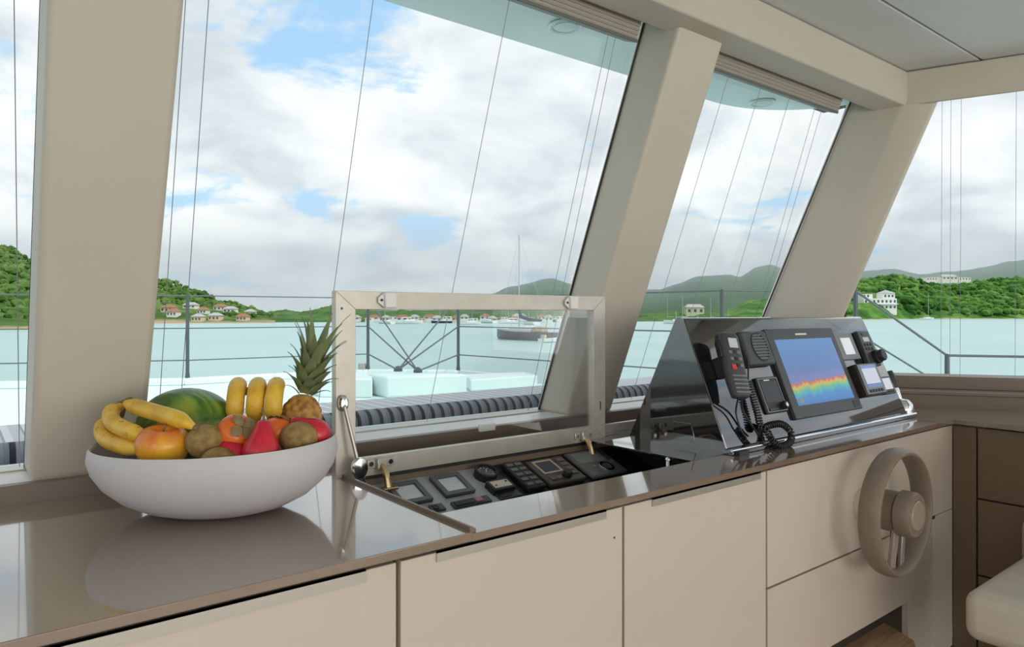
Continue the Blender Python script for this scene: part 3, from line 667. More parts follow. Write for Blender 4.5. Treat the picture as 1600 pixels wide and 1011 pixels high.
MB().tube(spline([hb+Vector((-.012, 0, 0)), face_h(1150, 645, .02), face_h(1158, 672, .012), face_h(1166, 685, .006)], 8), .0028, 6).build('cable', BLKM, t)
MB().tube(spline([hb+Vector((.008, 0, 0)), face_h(1160, 640, .025), face_h(1175, 665, .022), face_h(1187, 680, .02)], 8), .0032, 6).build('cable', BLKM, t)
# small displays
t = thing('square_display', tuple(fp(.872, .275)), 'grey square display with white screen above the handheld style unit', 'display')
cbox(t, 'case', .806, .936, .224, .326, 0, .010, MGREY, .002); cbox(t, 'screen', .838, .908, .243, .306, .010, .0106, mat('white_screen', (.75, .78, .80), .25, emit=(.85, .9, .95), estr=.25), 0)
t = thing('knob_controller', tuple(fp(1.02, .26)), 'narrow dark controller with big black rotary knob at the console edge', 'controller')
cbox(t, 'case', .962, 1.052, .190, .328, 0, .020, DGREY, .004); cbox(t, 'screen', .985, 1.030, .285, .302, .020, .0206, mat('pale_lcd', (.6, .62, .62), .3), 0)
for i in range(2):
    for j in range(3): cbox(t, 'key', .978+.022*j, .992+.022*j, .252+.016*i, .262+.016*i, .020, .0225, BLKM, .001)
cbox(t, 'key', .985, 1.0, .310, .318, .02, .022, BLKM, .001)
MB().lathe([(.026, .020), (.026, .034), (.022, .036), (.022, .050), (.019, .054), (.001, .054)], fp(1.024, .222), 28, M=MC3).build('knob', BLKM, t)
t = thing('autopilot_display', tuple(fp(.895, .14)), 'thick dark brown display with blue white screen and key row', 'display')
cbox(t, 'case', .822, .972, .083, .200, 0, .034, mat('brown_black_case', (.035, .026, .022), .35), .004)
def apf(nt, b, tc):
    sx = nd(nt, 'ShaderNodeSeparateXYZ'); nt.links.new(tc.outputs['Generated'], sx.inputs[0])
    c_ = ramp(nt, sx.outputs[2], [(0, (.16, .24, .50)), (.16, (.16, .24, .50)), (.17, (.72, .75, .88)), (.84, (.72, .75, .88)), (.85, (.20, .30, .62)), (1, (.20, .30, .62))], 'CONSTANT')
    nt.links.new(c_, b.inputs['Emission Color']); b.inputs['Emission Strength'].default_value = .7; b.inputs['Base Color'].default_value = (.02, .02, .03, 1)
cbox(t, 'front', .826, .968, .087, .197, .034, .037, MGREY, .002)
cbox(t, 'screen', .846, .950, .110, .192, .037, .0376, shader('autopilot_screen', apf, .2), 0)
for k in range(5): cbox(t, 'key', .846+.0215*k, .860+.0215*k, .093, .103, .037, .0395, BLKM, .001)
t = thing('small_display', tuple(fp(1.045, .115)), 'smallest console display with pale screen near the lower edge', 'display')
cbox(t, 'case', .998, 1.085, .082, .148, 0, .016, DGREY, .003); cbox(t, 'screen', 1.012, 1.072, .099, .141, .016, .0166, mat('pale_screen', (.7, .74, .8), .25, emit=(.8, .86, .95), estr=.2), 0)
for k in range(4): cbox(t, 'key', 1.012+.016*k, 1.022+.016*k, .087, .094, .016, .018, BLKM, .001)
# throttle lever at the console end
t = thing('throttle_lever', (2.85, 1.20, zt), 'chrome throttle lever with black knob beside the console', 'lever')
MB().lathe([(.05, 0), (.05, .02), (.045, .04), (.03, .055), (.001, .058)], (2.85, 1.20, zt), 28).build('base', CHROME, t)
MB().tube([(2.85, 1.20, zt+.045), (2.845, 1.21, zt+.09), (2.84, 1.225, zt+.12)], [.012, .010, .010], 14).build('arm', CHROME, t)
MB().tube([(2.84, 1.222, zt+.095), (2.838, 1.23, zt+.125), (2.836, 1.24, zt+.16)], [.02, .024, .017], 16).build('grip', BLKM, t)
# ================================================================== FRUIT BOWL
bc = atZ(338, 796, CT); bc.z = CT
AR = math.atan2(RT.y, RT.x); MRz = Matrix.Rotation(AR, 3, 'Z')
def bowl():
    seg = 72; prof = [(.001, .0), (.30, .0), (.45, .003), (.60, .013), (.76, .032), (.89, .058), (.97, .086), (1.0, .110), (.99, .130), (.975, .137), (.962, .135), (.960, .126), (.962, .110), (.93, .086), (.84, .060), (.70, .036), (.55, .020), (.3, .014), (.001, .013)]
    mb = MB(); rings = []
    for r, z in prof:
        ring = []
        for j in range(seg):
            a = 2*math.pi*j/seg; ca, sa = math.cos(a), math.sin(a)
            lift = 1 + .035*ca*max(0, (z-.03)/.1) + .035*sa - .0*ca
            p = MRz @ Vector((.232*r*ca, .176*r*sa, 0)); p.z = z*lift
            ring.append(bc+p)
        rings.append(ring)
    mb.loft(rings); return mb.build('fruit_bowl', mat('matt_white_ceramic', (.60, .57, .575), .6, var=.02, vscale=10, bump=.04, bscale=400), loc=bc, smooth=60)
tag(bowl(), 'oval matt white ceramic bowl of fruit on the taupe worktop', 'bowl')
def at3(x, y, d): return atD(x, y, d)
# watermelon
def wm(nt, b, tc):
    n = nd(nt, 'ShaderNodeTexNoise', i_Scale=13.0, i_Detail=8.0, i_Roughness=.6, i_Distortion=.8); mp = nd(nt, 'ShaderNodeMapping'); mp.inputs['Scale'].default_value = (.55, 1.2, 1.2)
    nt.links.new(tc.outputs['Object'], mp.inputs[0]); nt.links.new(mp.outputs[0], n.inputs['Vector'])
    nt.links.new(ramp(nt, n.outputs[0], [(.34, (.022, .075, .012)), (.45, (.055, .16, .02)), (.54, (.17, .28, .03)), (.68, (.36, .40, .05))]), b.inputs['Base Color'])
c = at3(292, 666, 1.44)
o = MB().sphere((0, 0, 0), 1, 40, 24, sc=(.098, .078, .078)).build('watermelon', shader('watermelon_skin', wm, .28), loc=(0, 0, 0)); o.location = c; o.rotation_euler = (0, 0, AR); tag(o, 'dark green mottled watermelon at the back of the bowl', 'watermelon')
# bananas
def bn(nt, b, tc):
    n = nd(nt, 'ShaderNodeTexNoise', i_Scale=26.0, i_Detail=5.0, i_Roughness=.65); n.noise_dimensions = '4D'; nt.links.new(tc.outputs['Object'], n.inputs['Vector'])
    n2 = nd(nt, 'ShaderNodeTexNoise', i_Scale=80.0, i_Detail=4.0); n2.noise_dimensions = '4D'; nt.links.new(tc.outputs['Object'], n2.inputs['Vector'])
    oi = nd(nt, 'ShaderNodeObjectInfo'); wr = math_(nt, 'MULTIPLY', oi.outputs['Random'], 40.0)
    nt.links.new(wr, n.inputs['W']); nt.links.new(wr, n2.inputs['W'])
    y = ramp(nt, n.outputs[0], [(.3, (.66, .36, .03)), (.55, (.84, .52, .05)), (.75, (.86, .64, .16))])
    sp = ramp(nt, n2.outputs[0], [(.655, (0, 0, 0)), (.70, (1, 1, 1))])
    nt.links.new(mixc(nt, sp, y, (.10, .05, .015)), b.inputs['Base Color'])
BAN = shader('ripe_banana', bn, .42); BANT = mat('banana_stem', (.20, .13, .04), .6, var=.3, vscale=60)
def banana(t, pts, r, tips=True):
    P = spline(pts, 8); n = len(P)
    rr = [r*min(1, .42+ 2.6*(i/(n-1))) if i < n*.3 else r*min(1, .30+3.2*(1-i/(n-1))) for i in range(n)]
    o = MB().tube(P, rr, 6).build('banana', BAN, t, smooth=75)
    m = o.modifiers.new('sub', 'SUBSURF'); m.levels = 1; m.render_levels = 2
    MB().tube([P[-1], P[-1]+(P[-1]-P[-3]).normalized()*.006], [r*.34, r*.22], 8).build('tip', BANT, o)
    return o
t = thing('banana_bunch', tuple(at3(200, 690, 1.30)), 'bunch of spotted yellow bananas beside the apple at the bowl rim', 'bananas')
banana(t, [at3(196, 630, 1.40), at3(214, 636, 1.365), at3(245, 645, 1.32), at3(278, 655, 1.285), at3(305, 668, 1.27)], .0185)
banana(t, [at3(192, 634, 1.41), at3(174, 644, 1.385), at3(178, 661, 1.335), at3(206, 675, 1.29), at3(240, 686, 1.265)], .0185)
banana(t, [at3(178, 650, 1.42), at3(160, 668, 1.385), at3(168, 687, 1.335), at3(196, 698, 1.29), at3(230, 704, 1.26)], .0185)
MB().tube([at3(186, 652, 1.425), at3(190, 634, 1.42), at3(205, 626, 1.41)], [.009, .011, .008], 8).build('stem', BANT, t)
t = thing('banana_bunch', tuple(at3(400, 660, 1.45)), 'three upright bananas leaning against the pineapple', 'bananas')
for (x, dx) in ((370, -2), (401, 0), (430, 1)):
    banana(t, [at3(x+6, 606+abs(dx), 1.50), at3(x+2, 602, 1.465), at3(x-1, 616, 1.432), at3(x-3, 640, 1.425), at3(x-2+dx, 668, 1.44)], .0212)
MB().tube([at3(376, 612, 1.505), at3(405, 610, 1.51), at3(436, 612, 1.505)], [.008, .010, .008], 8).build('stem', BANT, t)
# apple
def ap(nt, b, tc):
    n = nd(nt, 'ShaderNodeTexNoise', i_Scale=20.0, i_Detail=4.0); sx = nd(nt, 'ShaderNodeSeparateXYZ'); mp = nd(nt, 'ShaderNodeMapping'); mp.inputs['Scale'].default_value = (1.4, 1.4, .35)
    nt.links.new(tc.outputs['Object'], mp.inputs[0]); nt.links.new(mp.outputs[0], n.inputs['Vector']); nt.links.new(tc.outputs['Object'], sx.inputs[0])
    f = math_(nt, 'ADD', math_(nt, 'MULTIPLY', sx.outputs[2], 9.0), math_(nt, 'ADD', n.outputs[0], math_(nt, 'MULTIPLY', sx.outputs[0], -5.0)))
    nt.links.new(ramp(nt, f, [(.35, (.86, .46, .03)), (.62, (.84, .38, .03)), (.88, (.74, .20, .04)), (1.0, (.66, .12, .06))]), b.inputs['Base Color'])
def apple(loc, r, rot, m, label, h=.92):
    prof = [(.001, -.74), (.12, -.80), (.30, -.86), (.60, -.72), (.86, -.35), (.98, .05), (.97, .35), (.84, .66), (.62, .84), (.40, .86), (.22, .76), (.08, .60), (.001, .56)]
    t = thing('apple', loc, label, 'apple'); M = rot.to_matrix() if hasattr(rot, 'to_matrix') else rot
    o = MB().lathe([(a*r, z*r*h) for a, z in prof], (0, 0, 0), 32).build('fruit', m, None, loc=(0, 0, 0), smooth=80)
    o.parent = t; o.rotation_euler = M.to_euler(); WP[o] = Vector(loc); mm = o.modifiers.new('sub', 'SUBSURF'); mm.levels = 1; mm.render_levels = 1
    s_ = MB().tube([(0, 0, r*.5), (r*.03, 0, r*.8), (r*.1, 0, r*.98)], r*.035, 6).build('stem', BANT, None, loc=(0, 0, 0)); s_.parent = t; s_.rotation_euler = M.to_euler()
    return t
apple(tuple(at3(254, 700, 1.285)), .0480, Matrix.Rotation(.15, 3, 'X'), shader('apple_skin', ap, .3), 'yellow orange apple blushed red at the front of the bowl')
REDM = shader('red_skin', noise_ramp(14, [(.3, (.46, .012, .03)), (.6, (.62, .02, .045)), (.8, (.66, .06, .06))]), .3)
apple(tuple(at3(362, 716, 1.30)), .040, Matrix.Rotation(.4, 3, 'Y'), REDM, 'dark red apple half hidden below the persimmon')
# kiwis
KIWI = shader('kiwi_skin', noise_ramp(60, [(.3, (.20, .12, .035)), (.55, (.34, .22, .07)), (.75, (.42, .29, .11))]), .75, bump=.3, bscale=700)
for (x, y, d, r, ang, lab) in ((321, 690, 1.285, .0312, .5, 'brown kiwi beside the yellow apple'), (467, 685, 1.335, .0318, .1, 'brown kiwi at the bowl rim under the red pear'), (341, 724, 1.26, .029, .2, 'brown kiwi sunk low behind the front rim')):
    t = thing('kiwi', tuple(at3(x, y, d)), lab, 'kiwi', 'kiwis in the bowl')
    M = Matrix.Rotation(AR+ang, 3, 'Z')
    MB().sphere(WP[t], r, 26, 16, sc=(1.10, .96, 1.0), M=M).build('fruit', KIWI, t)
    MB().sphere(WP[t] + M @ Vector((.75*r, -.75*r, -.3*r)), .0035, 10, 6).build('blossom_end', BANT, t)
# persimmons
PERS = shader('persimmon_skin', noise_ramp(9, [(.3, (.70, .10, .012)), (.6, (.80, .17, .02)), (.8, (.82, .26, .05))]), .3)
def persimmon(loc, r, up, label):
    t = thing('persimmon', loc, label, 'persimmon', 'persimmons in the bowl'); q = Vector(up).normalized().to_track_quat('Z', 'Y').to_matrix()
    MB().lathe([(.001, -.86*r), (.5*r, -.80*r), (.88*r, -.45*r), (1.0*r, .02*r), (.93*r, .42*r), (.66*r, .74*r), (.3*r, .82*r), (.001, .78*r)], loc, 32, M=q).build('fruit', PERS, t, smooth=80).modifiers.new('sub', 'SUBSURF').render_levels = 2
    for k in range(4):
        a = math.pi/2*k + .4; u = Vector((math.cos(a), math.sin(a), 0)); w_ = Vector((-u.y, u.x, 0))
        P = [Vector((0, 0, .80*r)), u*.28*r+w_*.24*r+Vector((0, 0, .84*r)), u*.55*r+w_*.30*r+Vector((0, 0, .86*r)), u*.80*r+Vector((0, 0, .76*r)), u*.55*r-w_*.30*r+Vector((0, 0, .86*r)), u*.28*r-w_*.24*r+Vector((0, 0, .84*r))]
        MB().prism([Vector(loc) + q @ p for p in P], q @ Vector((0, 0, .035*r))).build('calyx_leaf', mat('dry_calyx', (.27, .20, .085), .7, var=.25, vscale=80), t)
    MB().tube([Vector(loc) + q @ Vector((0, 0, .8*r)), Vector(loc) + q @ Vector((0, 0, .95*r))], .08*r, 8).build('stem', BANT, t)
FR = -FW
persimmon(tuple(at3(368, 677, 1.315)), .0365, FR*.62+RT*.75+Vector((0, 0, .50)), 'bright orange persimmon with dry brown calyx')
persimmon(tuple(at3(434, 676, 1.36)), .033, FR*-.4+RT*.1+Vector((0, 0, .9)), 'smaller orange persimmon between the two red pears')
# pears
def pear(loc, r, up, label):
    t = thing('pear', loc, label, 'pear', 'red pears in the bowl'); q = Vector(up).normalized().to_track_quat('Z', 'Y').to_matrix()
    pr = [(.001, -.92), (.35, -.95), (.75, -.72), (.98, -.25), (.96, .15), (.78, .55), (.56, .90), (.42, 1.25), (.34, 1.48), (.20, 1.60), (.001, 1.60)]
    MB().lathe([(a*r, z*r) for a, z in pr], loc, 32, M=q).build('fruit', REDM, t, smooth=80).modifiers.new('sub', 'SUBSURF').render_levels = 2
    MB().tube([Vector(loc) + q @ Vector((0, 0, 1.55*r)), Vector(loc) + q @ Vector((.05*r, 0, 1.85*r)), Vector(loc) + q @ Vector((.2*r, 0, 2.2*r))], .07*r, 6).build('stem', BANT, t)
pear(tuple(at3(408, 704, 1.285)), .0345, Vector((.05, .1, 1))+RT*.08, 'upright red pear with thin stem at the front of the bowl')
pear(tuple(at3(490, 678, 1.37)), .0325, RT*-.85+Vector((0, 0, .55))+FR*.2, 'red pear lying against the pineapple at the rim')
# pineapple
pb = at3(468, 664, 1.475); ax = (RT*.16 + Vector((0, 0, 1)) + FW*.1).normalized(); qm = ax.to_track_quat('Z', 'Y').to_matrix()
t = thing('pineapple', tuple(pb), 'small pineapple with tall spiky green crown at the back of the bowl', 'pineapple')
mb = MB(); rings = []
for i in range(49):
    th_ = math.pi*i/48; ring = []
    for j in range(96):
        a = 2*math.pi*j/96
        k1 = math.cos(6*a+i*.42); k2 = math.cos(6*a-i*.42)
        bmp = 1 + .17*abs(k1*k2)**.8*math.sin(th_)
        rr = max(.0008, 0.040*math.sin(th_)**.75)*bmp
        ring.append(pb + qm @ Vector((rr*math.cos(a), rr*math.sin(a), -.064*math.cos(th_))))
    rings.append(ring)
mb.loft(rings); mb.build('fruit', shader('pineapple_skin', noise_ramp(55, [(.3, (.20, .09, .02)), (.5, (.50, .24, .05)), (.7, (.66, .38, .10))], 4), .55), t, smooth=70)
LEAF = shader('pineapple_leaf', noise_ramp(9, [(.3, (.11, .16, .065)), (.46, (.21, .26, .12)), (.60, (.34, .36, .17)), (.72, (.46, .36, .16))], 5, stretch=(1, 1, 1)), .5)
cb_ = pb + qm @ Vector((0, 0, .058)); cax = (RT*.26 + Vector((0, 0, 1)) + FR*.05).normalized(); cq = cax.to_track_quat('Z', 'Y').to_matrix()
NL = 46
rl = random.Random(3)
for i in range(NL):
    q = i/(NL-1); a = i*2.39996 + rl.uniform(-.15, .15)
    h = .004 + .066*q
    ln = (.034 + .052*q + .020*max(0, q-.5)*2) * rl.uniform(.85, 1.15)
    out = math.radians(92 - 62*q + rl.uniform(-8, 8)); curl = (.5 if q < .7 else .25) + rl.uniform(-.15, .35)
    wd = (.0105+.0045*math.sin(math.pi*min(1, q*1.1))) * rl.uniform(.9, 1.1)
    rad = Vector((math.cos(a), math.sin(a), 0)); tn = Vector((-rad.y, rad.x, 0))
    p = rad*(.015*(1-.55*q)) + Vector((0, 0, h)); ang = out*.45; vs = []; n = 7
    for k in range(n+1):
        s_ = k/n; wk = wd*(1-s_**1.7)*(.75+.25*min(1, 4*s_)) + .0003
        dirv = rad*math.sin(ang)+Vector((0, 0, 1))*math.cos(ang); nr = rad*math.cos(ang)-Vector((0, 0, 1))*math.sin(ang)
        vs.append([p - tn*wk + nr*-.0, p - nr*.0030*(1-s_) , p + tn*wk, p + nr*.0012 - nr*.0030*(1-s_)])
        p = p + dirv*(ln/n)*1.15; ang += (out*.55/n) + curl*(s_-.3)*.42
    MB().loft([[cb_ + cq @ w_ for w_ in r_] for r_ in vs]).build('leaf', LEAF, t, smooth=70)
# ================================================================== FOREDECK
DZ = .75
edge = [atZ(-260, 618, DZ), atZ(0, 606, DZ), atZ(293, 600, DZ), atZ(430, 592, DZ), atZ(575, 585, DZ), atZ(715, 586, DZ), atZ(830, 598, DZ)]
edge += [Vector((3.75, 2.65, DZ)), Vector((4.42, 2.12, DZ)), Vector((4.78, 1.72, DZ)), Vector((5.2, .9, DZ)), Vector((5.3, -4.5, DZ))]
poly = [Vector((p.x, p.y, .3)) for p in edge] + [Vector((3.95, -4.5, .3)), Vector((3.95, .4, .3)), Vector((3.2, 2.02, .3)), Vector((-2.5, 2.02, .3))]
fd = MB().prism(poly, (0, 0, DZ-.3)).build('foredeck', GEL); tag(fd, 'white boat foredeck outside the windows', 'deck', kind='structure')
hullp = [Vector((p.x*.97, p.y*.97, -1.75)) for p in poly]
tag(MB().prism(hullp, (0, 0, 2.06)).build('hull', GEL), 'white boat hull below the foredeck', 'hull', kind='structure')
for i in range(6):
    a, b = edge[i], edge[i+1]; inn = Vector((-.05, -.10, 0))
    MB().prism([a, b, b+inn, a+inn], (0, 0, .05)).build('toe_rail', GEL, fd, bevel=.01)
# raised bow platform
q0 = atZ(604, 622, DZ); q1 = atZ(731, 616, DZ); q2 = atZ(700, 581, .90); q3 = atZ(585, 581, .90)
pb_ = [Vector((p.x, p.y, DZ-.002)) for p in (q0, q1, q1 + (q2-q1)*.9, q3 + (q3-q2)*.10)]
MB().prism(pb_, (0, 0, .142)).build('bow_platform', GEL, fd, bevel=.015)
g0 = atZ(500, 621, DZ); g1 = atZ(582, 622, DZ)
MB().prism([Vector((g0.x, g0.y, DZ)), Vector((g1.x, g1.y, DZ)), Vector((g1.x+.25, g1.y+.5, DZ)), Vector((g0.x+.1, g0.y+.5, DZ))], (0, 0, .125)).build('well_coaming', GEL, fd, bevel=.01)
g0 = atZ(735, 612, DZ); g1 = atZ(840, 604, DZ)
MB().prism([Vector((g0.x, g0.y, DZ)), Vector((g1.x, g1.y, DZ)), Vector((g1.x+.12, g1.y+.3, DZ)), Vector((g0.x+.2, g0.y+.4, DZ))], (0, 0, .085)).build('well_coaming', GEL, fd, bevel=.01)
MB().cyl(atZ(566, 585, DZ), atZ(566, 585, DZ)+Vector((0, 0, .10)), .035, seg=16).build('deck_fitting', ALUG, fd)
# sunpad
def stripes(period, duty, dark, light):
    def fn(nt, b, tc):
        sx = nd(nt, 'ShaderNodeSeparateXYZ'); nt.links.new(tc.outputs['Object'], sx.inputs[0])
        f = math_(nt, 'FRACT', math_(nt, 'MULTIPLY', math_(nt, 'ADD', sx.outputs[0], 20.0), 1/period))
        nt.links.new(ramp(nt, f, [(0, dark), (duty, light), (min(.99, duty+.35), tuple(c*.8 for c in light))], 'CONSTANT'), b.inputs['Base Color'])
    return fn
t = thing('sunpad', (1.0, 2.3, .76), 'striped grey sunpad cushion with rolled edge outside the window', 'cushion')
MB().prism([(-2.3, 2.17, .80), (3.0, 2.13, .80), (3.05, 2.42, .80), (1.3, 2.44, .80), (-2.3, 2.75, .80)], (0, 0, .176)).build('mattress', shader('sunpad_top', stripes(.05, .12, (.42, .43, .48), (.84, .84, .88)), .85), t, bevel=.02, seg=3)
MB().tube([(-2.3, 2.165, .934), (0, 2.155, .934), (1.5, 2.145, .934), (3.0, 2.135, .934)], .046, 16).build('rolled_edge', shader('sunpad_roll', stripes(.040, .34, (.03, .033, .045), (.30, .31, .37)), .85), t)
MB().box((-2.3, 2.06, .75), (3.0, 2.70, .80)).build('plinth', GEL, t)
MB().tube([(-2.3, 2.06, .895), (3.0, 2.04, .895)], .012, 8).build('base_rail', ALUG, t)
MB().box((-2.3, 2.03, .74), (3.0, 2.075, .888)).build('base_board', mat('grey_board', (.42, .42, .43), .5), t)
# stanchions and lifelines
def stanchion(b, h, lab):
    t = thing('stanchion', tuple(b), lab, 'stanchion', 'deck stanchions')
    MB().tube([b, b+Vector((0, 0, h*.95)), b+Vector((0, 0, h))], [.014, .013, .009], 12).build('tube', STEEL, t)
    MB().lathe([(.028, 0), (.028, .03), (.017, .06), (.016, .08)], b, 16).build('socket', STEEL, t)
    return b+Vector((0, 0, h))
def down(p, dz=DZ): return Vector((p.x, p.y, dz))
sA = atZ(293, 600, DZ); sB = atZ(575, 585, DZ); sC = atZ(716, 587, DZ); sL = atZ(-240, 614, DZ)
sD = Vector((3.72, 2.61, DZ)); sE = Vector((4.37, 2.10, DZ))
tA = stanchion(sA, .70, 'dark stanchion between the green hill and the fruit bowl'); tB = stanchion(sB, .70, 'dark bow stanchion seen through the lid with crossed stays beside it')
tC = stanchion(sC, .70, 'dark bow stanchion beside the moored sailing yacht'); tD = stanchion(sD, .70, 'dark stanchion before the blue mountains behind the console')
tE = stanchion(sE, .70, 'dark stanchion beside the white villa'); tL = stanchion(sL, .70, 'dark stanchion outside the window beyond the broad post')
sF = Vector((4.745, 1.725, DZ)); tF = stanchion(sF, .305, 'short dark stanchion carrying the low rail by the headland')
def line(pts, r, lab, m=ROPE):
    o = MB().tube(pts, r, 6).build('lifeline', m, None, loc=tuple(pts[0])); tag(o, lab, 'lifeline', 'lifelines round the deck')
for hz, nm in ((.69, 'top'), (.435, 'middle'), (.185, 'bottom')):
    u = Vector((0, 0, hz))
    line([sL+u, sA+u, sB+u], .0055, nm+' lifeline from the bow stanchion past the fruit bowl')
    line([sC+u, sD+u, sE+u], .0055, nm+' lifeline from the bow stanchion to the stanchion by the villa')
line([sE+Vector((0, 0, .69)), tF-Vector((0, 0, .01))], .0075, 'sloping lifeline down to the short stanchion')
line([sE+Vector((0, 0, .435)), sF+Vector((.05, -.1, .02))], .006, 'lower sloping lifeline below the sloping one')
line([tF-Vector((0, 0, .01)), Vector((5.3, .7, 1.05)), Vector((5.3, -1.5, 1.05))], .0085, 'low rail running aft from the short stanchion')
# bow stays
k1 = atZ(622, 578, .892); k2 = atZ(653, 580, .892)
for (a, b, lab) in ((sB+Vector((0, 0, .69)), k2, 'stay from top of one bow stanchion crossing to the platform'), (sB+Vector((0, 0, .435)), k2, 'stay from middle of one bow stanchion to the platform'), (sB+Vector((0, 0, .185)), k1, 'short low stay on the bow platform beside the fitting'),
                    (sC+Vector((0, 0, .69)), k1, 'stay from top of the yacht side bow stanchion crossing to the platform'), (sC+Vector((0, 0, .435)), k1, 'stay from middle of the yacht side bow stanchion'), (sC+Vector((0, 0, .185)), k2, 'short low stay from the yacht side bow stanchion')):
    o = MB().tube([a, b], .0065, 6).build('bow_stay', ROPE, None, loc=tuple(a)); tag(o, lab, 'stay', 'crossed stays at the bow')
for k, lab in ((k1, 'dark pad eye where the stays meet beside the platform edge'), (k2, 'dark pad eye under the crossed stays')):
    o = MB().lathe([(.032, -.01), (.032, .008), (.012, .028), (.001, .03)], k, 14).build('pad_eye', STEEL); tag(o, lab, 'fitting', 'bow pad eyes')
# ================================================================== WATER
WZ = -1.7
def water(nt, b, tc):
    n = nd(nt, 'ShaderNodeTexNoise', i_Scale=.9, i_Detail=6.0, i_Roughness=.6); mp = nd(nt, 'ShaderNodeMapping'); mp.inputs['Scale'].default_value = (1, 2.2, 1); mp.inputs['Rotation'].default_value = (0, 0, .66)
    nt.links.new(tc.outputs['Object'], mp.inputs[0]); nt.links.new(mp.outputs[0], n.inputs['Vector'])
    bp = nd(nt, 'ShaderNodeBump', i_Strength=.5, i_Distance=.25); nt.links.new(n.outputs[0], bp.inputs['Height']); nt.links.new(bp.outputs[0], b.inputs['Normal'])
    n2 = nd(nt, 'ShaderNodeTexNoise', i_Scale=.03, i_Detail=5.0); nt.links.new(mp.outputs[0], n2.inputs['Vector'])
    nt.links.new(ramp(nt, n2.outputs[0], [(.3, (.30, .49, .49)), (.7, (.40, .58, .57))]), b.inputs['Base Color'])
wm_ = shader('sea_water', water, .28)
R = 6000
o = MB().add([(-R, -R, WZ), (R, -R, WZ), (R, R, WZ), (-R, R, WZ)], [(0, 1, 2, 3)]).build('sea', wm_, None, loc=(0, 0, WZ)); tag(o, 'calm pale turquoise bay water', 'sea', kind='structure')
# ================================================================== LAND
def interp(pts, x):
    if x <= pts[0][0]: return pts[0][1]
    for (a, b), (c_, d_) in zip(pts, pts[1:]):
        if x <= c_:
            q = (x-a)/(c_-a); q = q*q*(3-2*q)*.5+q*.5; return b+(d_-b)*q
    return pts[-1][1]
def land(name, sil, front, back, m, label, cat, nx_=220, ny_=34, rough=.12, seed=0, cell=18):
    """front / back: [(px, depth)]; sil: [(px, image y of the skyline)]: a real ridge standing between those distances"""
    x0, x1 = sil[0][0], sil[-1][0]; vs = []; H = []
    for i in range(nx_+1):
        px = x0+(x1-x0)*i/nx_; df, db = interp(front, px), interp(back, px)
        ztop = CAM.z + (HOR-interp(sil, px))/FPX*db
        for j in range(ny_+4):
            q = min(j/ny_, 1); over = max(0, j-ny_)
            d_ = df+(db-df)*q + over*(db-df)*.3
            p = CAM + (FW + RT*((px-800)/FPX))*d_
            hgt = (ztop-WZ)*(q**.8 if q < 1 else 1)*(1 if not over else max(0, 1-.55*over))
            nz = noise.fractal(Vector((p.x/cell+seed, p.y/cell, seed*.3)), .9, 2.1, 5)
            nz2 = noise.fractal(Vector((p.x/(cell*6)+seed, p.y/(cell*6), 1)), 1, 2, 3)
            amp = (ztop-WZ)*rough*math.sin(math.pi*min(1, q*.95+.02))**.6 if not over else 0
            hgt += amp*(nz*.6+nz2*.9) + (abs(nz)*(ztop-WZ)*rough*.30 if q > .5 else 0)
            vs.append((p.x, p.y, WZ - .6 + max(0, hgt)*min(1, 8*q+.02) + (.6 if j else 0)))
    n = ny_+4
    o = MB().add(vs, [(i*n+j, (i+1)*n+j, (i+1)*n+j+1, i*n+j+1) for i in range(nx_) for j in range(n-1)]).build(name, m, smooth=80)
    tag(o, label, cat, kind='structure'); return [Vector(v) for v in vs]
def veg(name, scale, cols, shore=None):
    def fn(nt, b, tc):
        n = nd(nt, 'ShaderNodeTexNoise', i_Scale=scale, i_Detail=9.0, i_Roughness=.68); nt.links.new(tc.outputs['Object'], n.inputs['Vector'])
        c_ = ramp(nt, n.outputs[0], cols)
        if shore:
            sx = nd(nt, 'ShaderNodeSeparateXYZ'); nt.links.new(tc.outputs['Object'], sx.inputs[0])
            n2 = nd(nt, 'ShaderNodeTexNoise', i_Scale=scale*1.5, i_Detail=4.0); nt.links.new(tc.outputs['Object'], n2.inputs['Vector'])
            f = ramp(nt, math_(nt, 'ADD', math_(nt, 'MULTIPLY', sx.outputs[2], 1/shore), math_(nt, 'MULTIPLY', n2.outputs[0], .8)), [(.72, (1, 1, 1)), (.95, (0, 0, 0))])
            c_ = mixc(nt, f, c_, (.42, .30, .19))
        nt.links.new(c_, b.inputs['Base Color']); b.inputs['Specular IOR Level'].default_value = .1
    return shader(name, fn, .9)
GREEN = [(.32, (.025, .065, .014)), (.46, (.065, .14, .03)), (.56, (.13, .21, .055)), (.66, (.26, .24, .11))]
VH = veg('hill_scrub', .06, GREEN, 2.8); VR = veg('headland_scrub', .07, [(.33, (.018, .060, .012)), (.46, (.05, .14, .025)), (.57, (.11, .23, .045)), (.68, (.22, .30, .08))], 2.0)
VF = veg('far_forest', .010, [(.3, (.030, .080, .035)), (.5, (.055, .125, .050)), (.7, (.09, .17, .07))])
VL = veg('shore_trees', .09, [(.3, (.03, .07, .02)), (.5, (.07, .15, .04)), (.7, (.13, .22, .07))])
left = land('hill', [(-420, 330), (-150, 350), (0, 392), (48, 415), (130, 425), (245, 437), (300, 457), (350, 474), (400, 490), (430, 497)],
            [(-420, 110), (0, 128), (50, 132), (150, 190), (250, 215), (430, 225)], [(-420, 330), (0, 350), (250, 400), (430, 270)], VH, 'green scrubby hill sloping to the water beside the broad post', 'hill', rough=.13, seed=3, cell=14)
